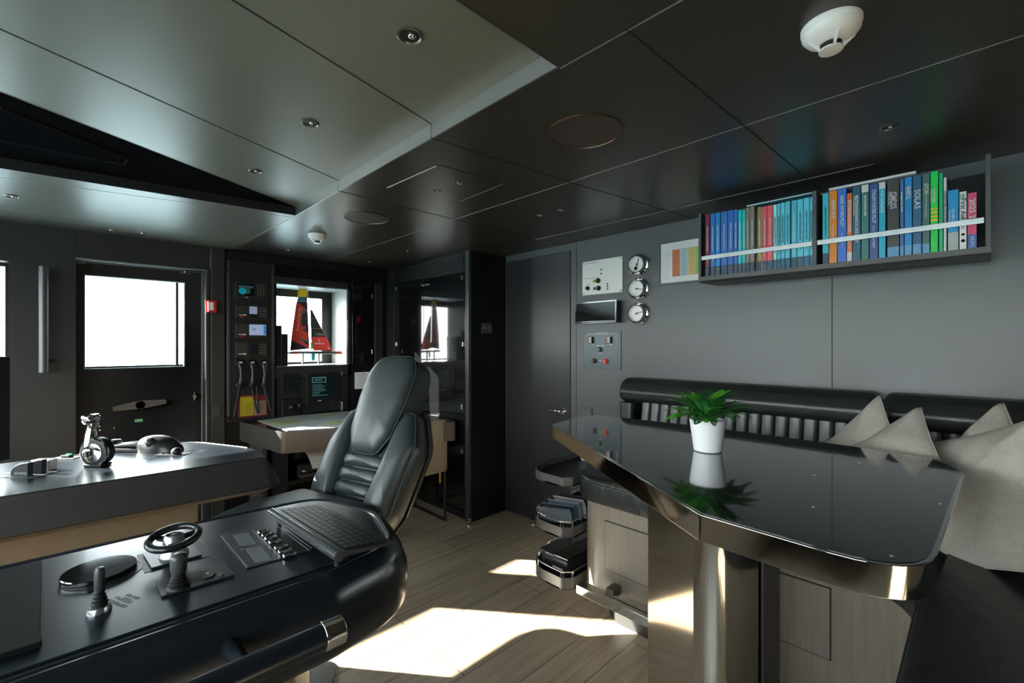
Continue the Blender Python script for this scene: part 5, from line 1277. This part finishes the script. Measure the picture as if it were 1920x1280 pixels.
t = thing('selector_knob', 'small black selector knob in front of the trackball on the far console', 'knob', (c.x, c.y, CZ))
build('plate', MB().box((-.09, -.025, 0), (.05, .03, .002), M), DGREY, t)
build('knob', MB().sphere(M @ Vector((0, 0, .015)), .022, (1, 1, .8)), BLACK, t, smooth=True)
for dx in (-.07, -.045, .034): build('button', MB().box((dx-.007, -.006, .002), (dx+.007, .006, .004), M), BRUSH, t, bevel=.001)
c = Tp(*zf(1255, 295)); M = basis((c.x, c.y, CZ+.0004), rv, fv, (0, 0, 1))
mb = MB()
for i in range(5):
    for j in range(3): mb.box((-.05+i*.02, -.02+j*.018, 0), (-.04+i*.02, -.013+j*.018, .0008), M)
build('button_marks', mb, ENG, fc)
c = Tp(*zf(945, 340)); M = basis((c.x, c.y, CZ+.0004), rv, fv, (0, 0, 1)); mb = MB()
for i in range(3): mb.box((-.025+i*.02, -.02, 0), (-.021+i*.02, .02, .0008), M)
for j in range(1): mb.box((-.03, .022, 0), (.03, .025, .0008), M)
build('button_marks', mb, ENG, fc)
# lit switch plate
c = Tp(*zf(432, 337)); M = basis((c.x, c.y, CZ+.0005), rv, fv, (0, 0, 1))
t = thing('switch_plate', 'small steel switch plate with a green lamp left of the throttle', 'switch', (c.x, c.y, CZ))
build('plate', MB().box((-.048, -.022, 0), (.048, .022, .003), M), BRUSH, t, bevel=.001)
build('rocker', MB().box((-.02, -.012, .003), (.02, .012, .014), M), BLACK, t, bevel=.003)
build('lamp', MB().box((-.012, .004, .014), (.012, .012, .017), M), mat('green_lamp', (.03, .7, .2), .3, emit=.6), t, bevel=.001)
# twin shark-fin controls
c = Tp(*zf(185, 445)); M = basis((c.x, c.y, CZ+.0005), rv, fv, (0, 0, 1))
t = thing('fin_controller', 'pair of dark quarter-round engine levers lettered on the front, left of the switch plate', 'throttle', (c.x, c.y, CZ))
fin = [(-.036, 0), (.030, 0), (.032, .055)]+[(-.036+.068*(1-math.cos(a))*1.0, .01+.045*math.sin(a)) for a in [PI/2*k/6 for k in range(5, -1, -1)]]
fm = mat('fin_dark_blue', (.012, .016, .022), .35); edge = mat('fin_silver_edge', (.5, .53, .55), .25, metal=.8)
for i, dy in enumerate((-.022, .022)):
    MM = M @ Matrix.Translation((.004*i*2, dy, 0)) @ Matrix.Rotation(PI/2, 4, 'X')
    f_ = build('fin', MB().prism(fin, -.011, .011, MM), fm, t, bevel=.002)
    arc = [MM @ Vector((x, y, .0115)) for x, y in fin[2:]]; build('fin_edge', MB().tube(arc, .0018, 6), edge, f_)
    if i == 0: text('BÖNING', .013, mat('fin_lettering', (.5, .5, .5), .4), f_, M @ Matrix.Translation((.004, dy-.0115, .014)) @ Matrix.Rotation(PI/2, 4, 'X'), fitw=.046)
build('back_block', MB().box((-.045, .05, 0), (.03, .085, .045), M), BRUSH, t, bevel=.003)
build('base_plate', MB().box((-.05, -.04, -.0002), (.075, .05, .002), M), mat('base_plate_grey', (.10, .11, .12), .3, metal=.5), t)
mb = MB(); c = Tp(*zf(60, 450)); M = basis((c.x, c.y, CZ+.0003), rv, fv, (0, 0, 1))
for i in range(4):
    for j in range(2): mb.box((-.09+i*.04, -.03+j*.05, 0), (-.065+i*.04, -.015+j*.05, .0009), M)
build('button_marks', mb, mat('pale_marks', (.30, .30, .29), .4), fc)
# ---------------- monitor at the left frame edge
t = thing('monitor', 'black-framed monitor on the far console cut by the left picture edge', 'monitor', (-.25, 2.62, CZ))
e_top = U(20, 668, 'y', 2.62); e_bot = U(15, 862, 'y', 2.62); print('monitor', e_top, e_bot)
ex_ = e_top.x; n_ = Vector((.45, -.89, 0)).normalized(); rt = Vector((.89, .45, 0)).normalized()
M = basis((ex_, 2.62, e_bot.z), rt, (0, 0, 1), n_)
Hm = e_top.z-e_bot.z
build('bezel', MB().box((-.55, .0, -.03), (0, Hm, 0), M), mat('monitor_black', (.01, .01, .011), .3), t, bevel=.004)
sc = build('screen', MB().box((-.53, .03, .0002), (-.028, Hm-.03, .0015), M), scr('screen_off_teal', (.015, .022, .026), .25), t)
mb = MB()
for k in range(12): mb.box((-.20, .10+k*.022, .0016), (-.035-.02*(k % 3), .104+k*.022, .002), M)
build('screen_text', mb, scr('screen_dim', (.05, .10, .11), .5), sc)
build('stand', MB().box((-.34, e_bot.z*0-(e_bot.z-CZ)+.001, -.10), (-.20, .10, -.031), M), BLACK, t, bevel=.01)
# ---------------- helm chair
fz = math.radians(196); fH = Vector((math.cos(fz), math.sin(fz), 0)); aH = Vector((-fH.y, fH.x, 0))
if aH.dot(rv) < 0: aH = -aH
LEAN = math.radians(28)
base_c = Vector((.885, 2.0, .575))-aH*.015
upB = Vector((0, 0, 1))*math.cos(LEAN)-fH*math.sin(LEAN); nB = fH*math.cos(LEAN)+Vector((0, 0, 1))*math.sin(LEAN)
CM = basis(base_c, aH, upB, nB)
t = thing('helm_chair', 'high-backed black leather helm chair with ribbed lumbar pads between the consoles', 'chair', (.78, 1.93, 0))
def CT(x, y, z): return CM @ Matrix.Translation((x, y, z))
body = roundpoly([(-.17, -.04), (.17, -.04), (.235, .10), (.262, .40), (.17, .58), (-.17, .58), (-.262, .40), (-.262, .10)], [.05, .05, .12, .15, .08, .08, .15, .12], 6)
# dark side/back shell
rings = []
for d, z in ((-.05, -.135), (-.015, -.13), (.0, -.115), (.004, -.07), (.0, -.015), (-.02, .0)): rings.append([CM @ Vector((x, y, z)) for x, y in offset(body, d)])
build('back_body', MB().loft(rings), LEATHER, t, smooth=50)
rings = []
shell = roundpoly([(-.15, -.05), (.15, -.05), (.225, .10), (.255, .42), (.16, .60), (-.16, .60), (-.255, .44), (-.27, .08)], [.05, .05, .12, .15, .08, .08, .15, .12], 6)
for d, z in ((-.08, -.175), (-.02, -.17), (.006, -.155), (.010, -.135), (-.02, -.128)): rings.append([CM @ Vector((x, y, z)) for x, y in offset(shell, d)])
build('back_shell', MB().loft(rings), mat('chair_shell_bronze', (.055, .048, .042), .3, coat=.3), t, smooth=50)
# side wings (front bolsters)
for s_ in (-1, 1):
    wg = [(.10, .02), (.175, -.03), (.245 if s_ > 0 else .27, .10), (.266, .40), (.20, .555), (.155, .555), (.150, .44), (.12, .20)]
    wg = roundpoly([(x*s_, y) for x, y in wg], [.03, .05, .10, .14, .05, .02, .06, .1], 6)
    build('side_bolster', MB().pad(wg, .075, .03, CT(0, 0, -.01), 2.2, 8), LEATHER, t, smooth=True)
    build('piping', MB().tube([CT(0, 0, -.006) @ Vector((x, y, 0)) for x, y in offset(wg, .002)], .0028, 6, closed=True), LEATHER, t, smooth=True)
# head pad reaching down between the wings
hd_ = roundpoly([(-.075, .33), (.075, .33), (.125, .42), (.150, .60), (.150, .76), (.105, .845), (-.105, .845), (-.150, .76), (-.150, .60), (-.125, .42)], [.05, .05, .08, .15, .15, .10, .10, .15, .15, .08], 6)
build('head_pad', MB().pad(hd_, .075, .02, CT(0, 0, .022), 2.3, 10), LEATHER, t, smooth=True)
hb_ = offset(roundpoly([(-.135, .50), (.135, .50), (.150, .62), (.150, .76), (.105, .845), (-.105, .845), (-.150, .76), (-.150, .62)], [.05, .05, .15, .15, .10, .10, .15, .15], 6), 0)
rings = []
for d, z in ((-.06, -.13), (-.02, -.125), (.0, -.10), (.0, .02), (-.01, .035)): rings.append([CM @ Vector((x, y, z)) for x, y in offset(hb_, d)])
build('head_rest_body', MB().loft(rings), LEATHER, t, smooth=50)
build('piping', MB().tube([CT(0, 0, .028) @ Vector((x, y, 0)) for x, y in offset(hd_, .0015)], .0028, 6, closed=True), LEATHER, t, smooth=True)
# lumbar ribs
for k in range(5):
    y = .035+k*.066; wdt = .108+.006*k
    rb = roundpoly([(-wdt, y-.029), (wdt, y-.029), (wdt, y+.029), (-wdt, y+.029)], .026, 5)
    build('lumbar_rib', MB().pad(rb, .040, .01, CT(0, 0, .008), 2.0, 7), LEATHER, t, smooth=True)
# seat
sc_ = Vector((.87, 2.03, 0))
SM = basis(sc_+fH*.22+Vector((0, 0, .655)), aH, fH, (0, 0, 1))
so_ = roundpoly([(-.25, -.24), (.25, -.24), (.29, .06), (.24, .26), (-.24, .26), (-.29, .06)], [.05, .05, .12, .14, .14, .12], 6)
SM2 = SM if aH.cross(fH).z > 0 else basis(sc_+fH*.22+Vector((0, 0, .655)), -aH, fH, (0, 0, 1))
build('seat', MB().pad(so_, .09, .05, SM2, 3.0, 8), LEATHER, t, smooth=True)
build('seat_base', MB().prism(offset(so_, -.05), -.10, -.03, SM2), BLACK, t, smooth=40)
build('pedestal', MB().lathe([(.16, 0), (.16, .015), (.07, .03), (.055, .05), (.055, .45)], (sc_+fH*.22), seg=32), BRUSH, t, smooth=40)
# ---------------- ceiling fixtures
def detector(c, r, label):
    t = thing('smoke_detector', label, 'smoke detector', c, group='white smoke detectors')
    build('base_ring', MB().lathe([(r, 0), (r, -.009), (r*.98, -.011)][::-1], c, seg=48), WHITE, t, smooth=40)
    build('dome', MB().lathe([(r*.98, -.010), (r*.96, -.020), (r*.80, -.032), (r*.55, -.041), (r*.42, -.044)][::-1], c, seg=48), WHITE, t, smooth=60)
    build('sensing_chamber', MB().lathe([(r*.36, -.040), (r*.36, -.058)][::-1], c, seg=28), BLACK, t, smooth=40)
    build('end_cap', MB().lathe([(r*.40, -.056), (r*.40, -.060), (r*.2, -.062), (0, -.062)][::-1], c, seg=36), WHITE, t, smooth=40)
    for k in range(4):
        a = 2*PI*k/4+.5; d = Vector((math.cos(a), math.sin(a), 0)); s_ = Vector((-d.y, d.x, 0))*.0025; cc = Vector(c)
        mb = MB(); tri = [cc+d*r*.36+Vector((0, 0, -.058)), cc+d*r*.40+Vector((0, 0, -.042)), cc+d*r*.80+Vector((0, 0, -.030)), cc+d*r*.80+Vector((0, 0, -.034))]
        mb.loft([[p-s_ for p in tri], [p+s_ for p in tri]]); build('fin', mb, WHITE, t)
c = U(1558, 75, 'z', ZL-.035); detector(Vector((c.x, c.y, ZL-.0005)), .060, 'large white smoke detector on the dark ceiling above the bookshelf side')
c = U(595, 448, 'z', ZL-.03); detector(Vector((c.x, c.y, ZL-.0005)), .060, 'small-looking white smoke detector on the ceiling in front of the radio column')
SPK = mat('bronze_speaker_grille', (.055, .038, .030), .5, noise=.3, nscale=300)
for px, py, r, lab in ((1097, 247, .128, 'large round bronze ceiling speaker near the middle of the dark ceiling'), (687, 408, .128, 'farther round ceiling speaker near the step above the chart table')):
    c = U(px, py, 'z', ZL); t = thing('ceiling_speaker', lab, 'speaker', (c.x, c.y, ZL), group='round ceiling speakers')
    build('rim', MB().lathe([(r, 0), (r, -.004), (r-.004, -.005), (r-.005, -.001)][::-1], (c.x, c.y, ZL-.0003), seg=56), mat('bronze_rim', (.16, .10, .06), .35, metal=.8), t, smooth=40)
    build('grille', MB().lathe([(r-.005, -.0005), (r-.006, -.0028), (0, -.0034)][::-1], (c.x, c.y, ZL), seg=56), SPK, t, smooth=40)
dls = [(768, 66, ZU, .034, 'nearest downlight of the raised olive ceiling field'), (582, 230, ZU, .030, 'middle downlight of the raised olive ceiling field'), (479, 320, ZU, .027, 'farthest downlight of the raised field, beside the black coffer'),
 (22, 367, ZL, .030, 'downlight at the left picture edge below the black coffer'), (205, 430, ZL, .026, 'left one of two downlights above the windowed door'), (265, 436, ZL, .026, 'right one of two downlights above the windowed door'),
 (858, 342, ZL, .021, 'nearer small downlight in the ceiling hatch'), (820, 357, ZL, .021, 'farther small downlight in the ceiling hatch'), (1052, 393, ZL, .016, 'nearer tiny downlight between hatch and right-hand door'), (1012, 403, ZL, .016, 'farther tiny downlight between hatch and right-hand door'),
 (1667, 237, ZL, .026, 'downlight in the dark ceiling above the bookshelf'), (1218, 403, ZL, .020, 'downlight near the wall above the round gauges'), (540, 468, ZL, .022, 'downlight above the radio column louvres')]
for px, py, z, r, lab in dls:
    zz = z if z == ZL else z
    c = U(px, py, 'z', zz); t = thing('downlight', lab, 'ceiling light', (c.x, c.y, zz), group='recessed downlights')
    build('rim', MB().lathe([(r, 0), (r, -.003), (r*.86, -.005), (r*.76, -.001)][::-1], (c.x, c.y, zz-.0003), seg=28), mat('downlight_rim', (.16, .16, .14), .3, metal=.7), t, smooth=40)
    build('dark_lens', MB().lathe([(r*.76, -.0005), (r*.74, -.0018), (0, -.0015)][::-1], (c.x, c.y, zz), seg=24), BLACK, t)
    build('lamp', MB().sphere((c.x+r*.15, c.y-r*.1, zz-.0025), r*.30, (1, 1, .5), seg=12), CHROME, t, smooth=True)
for px, py, lab in ((764, 470, 'tiny pale sprinkler dot on the ceiling near the glass cabinet'), (693, 490, 'tiny pale sprinkler dot on the ceiling over the chart table')):
    c = U(px, py, 'z', ZL); single('sensor', MB().lathe([(.006, 0), (.006, -.006), (.003, -.008)][::-1], (c.x, c.y, ZL-.0005), seg=12), WHITE, lab, 'sensor')
# hatch
hp = [U(723, 352, 'z', ZL), U(820, 308, 'z', ZL), U(945, 343, 'z', ZL), U(858, 379, 'z', ZL)]
hp = roundpoly([(p.x, p.y) for p in hp], .03, 4)
t = thing('ceiling_hatch', 'rectangular access hatch with two small lights in the dark ceiling', 'hatch', (1.25, 1.75, ZL))
n = len(hp); o1 = [Vector((x, y, ZL-.0006)) for x, y in offset(hp, .004)]; o2 = [Vector((x, y, ZL-.0008)) for x, y in hp]
mb = MB(); mb.loft([o1, [p-Vector((0, 0, .0006)) for p in o1], o2], True, (False, False)); build('gap', mb, SEAM, t)
build('panel', MB().prism(hp, ZL-.0016, ZL-.0004), CEILL, t)
a, b = U(726, 351, 'z', ZL), U(818, 310, 'z', ZL); mb = MB(); mb.tube([(a.x, a.y, ZL-.003), (b.x, b.y, ZL-.003)], .0028, 6); build('lip', mb, EDGE, t)
a, b = U(944, 344, 'z', ZL), U(862, 377, 'z', ZL); mb = MB(); mb.tube([(a.x, a.y, ZL-.002), (b.x, b.y, ZL-.002)], .0010, 6); build('lip', mb, mat('hatch_edge', (.14, .13, .11), .5), t)
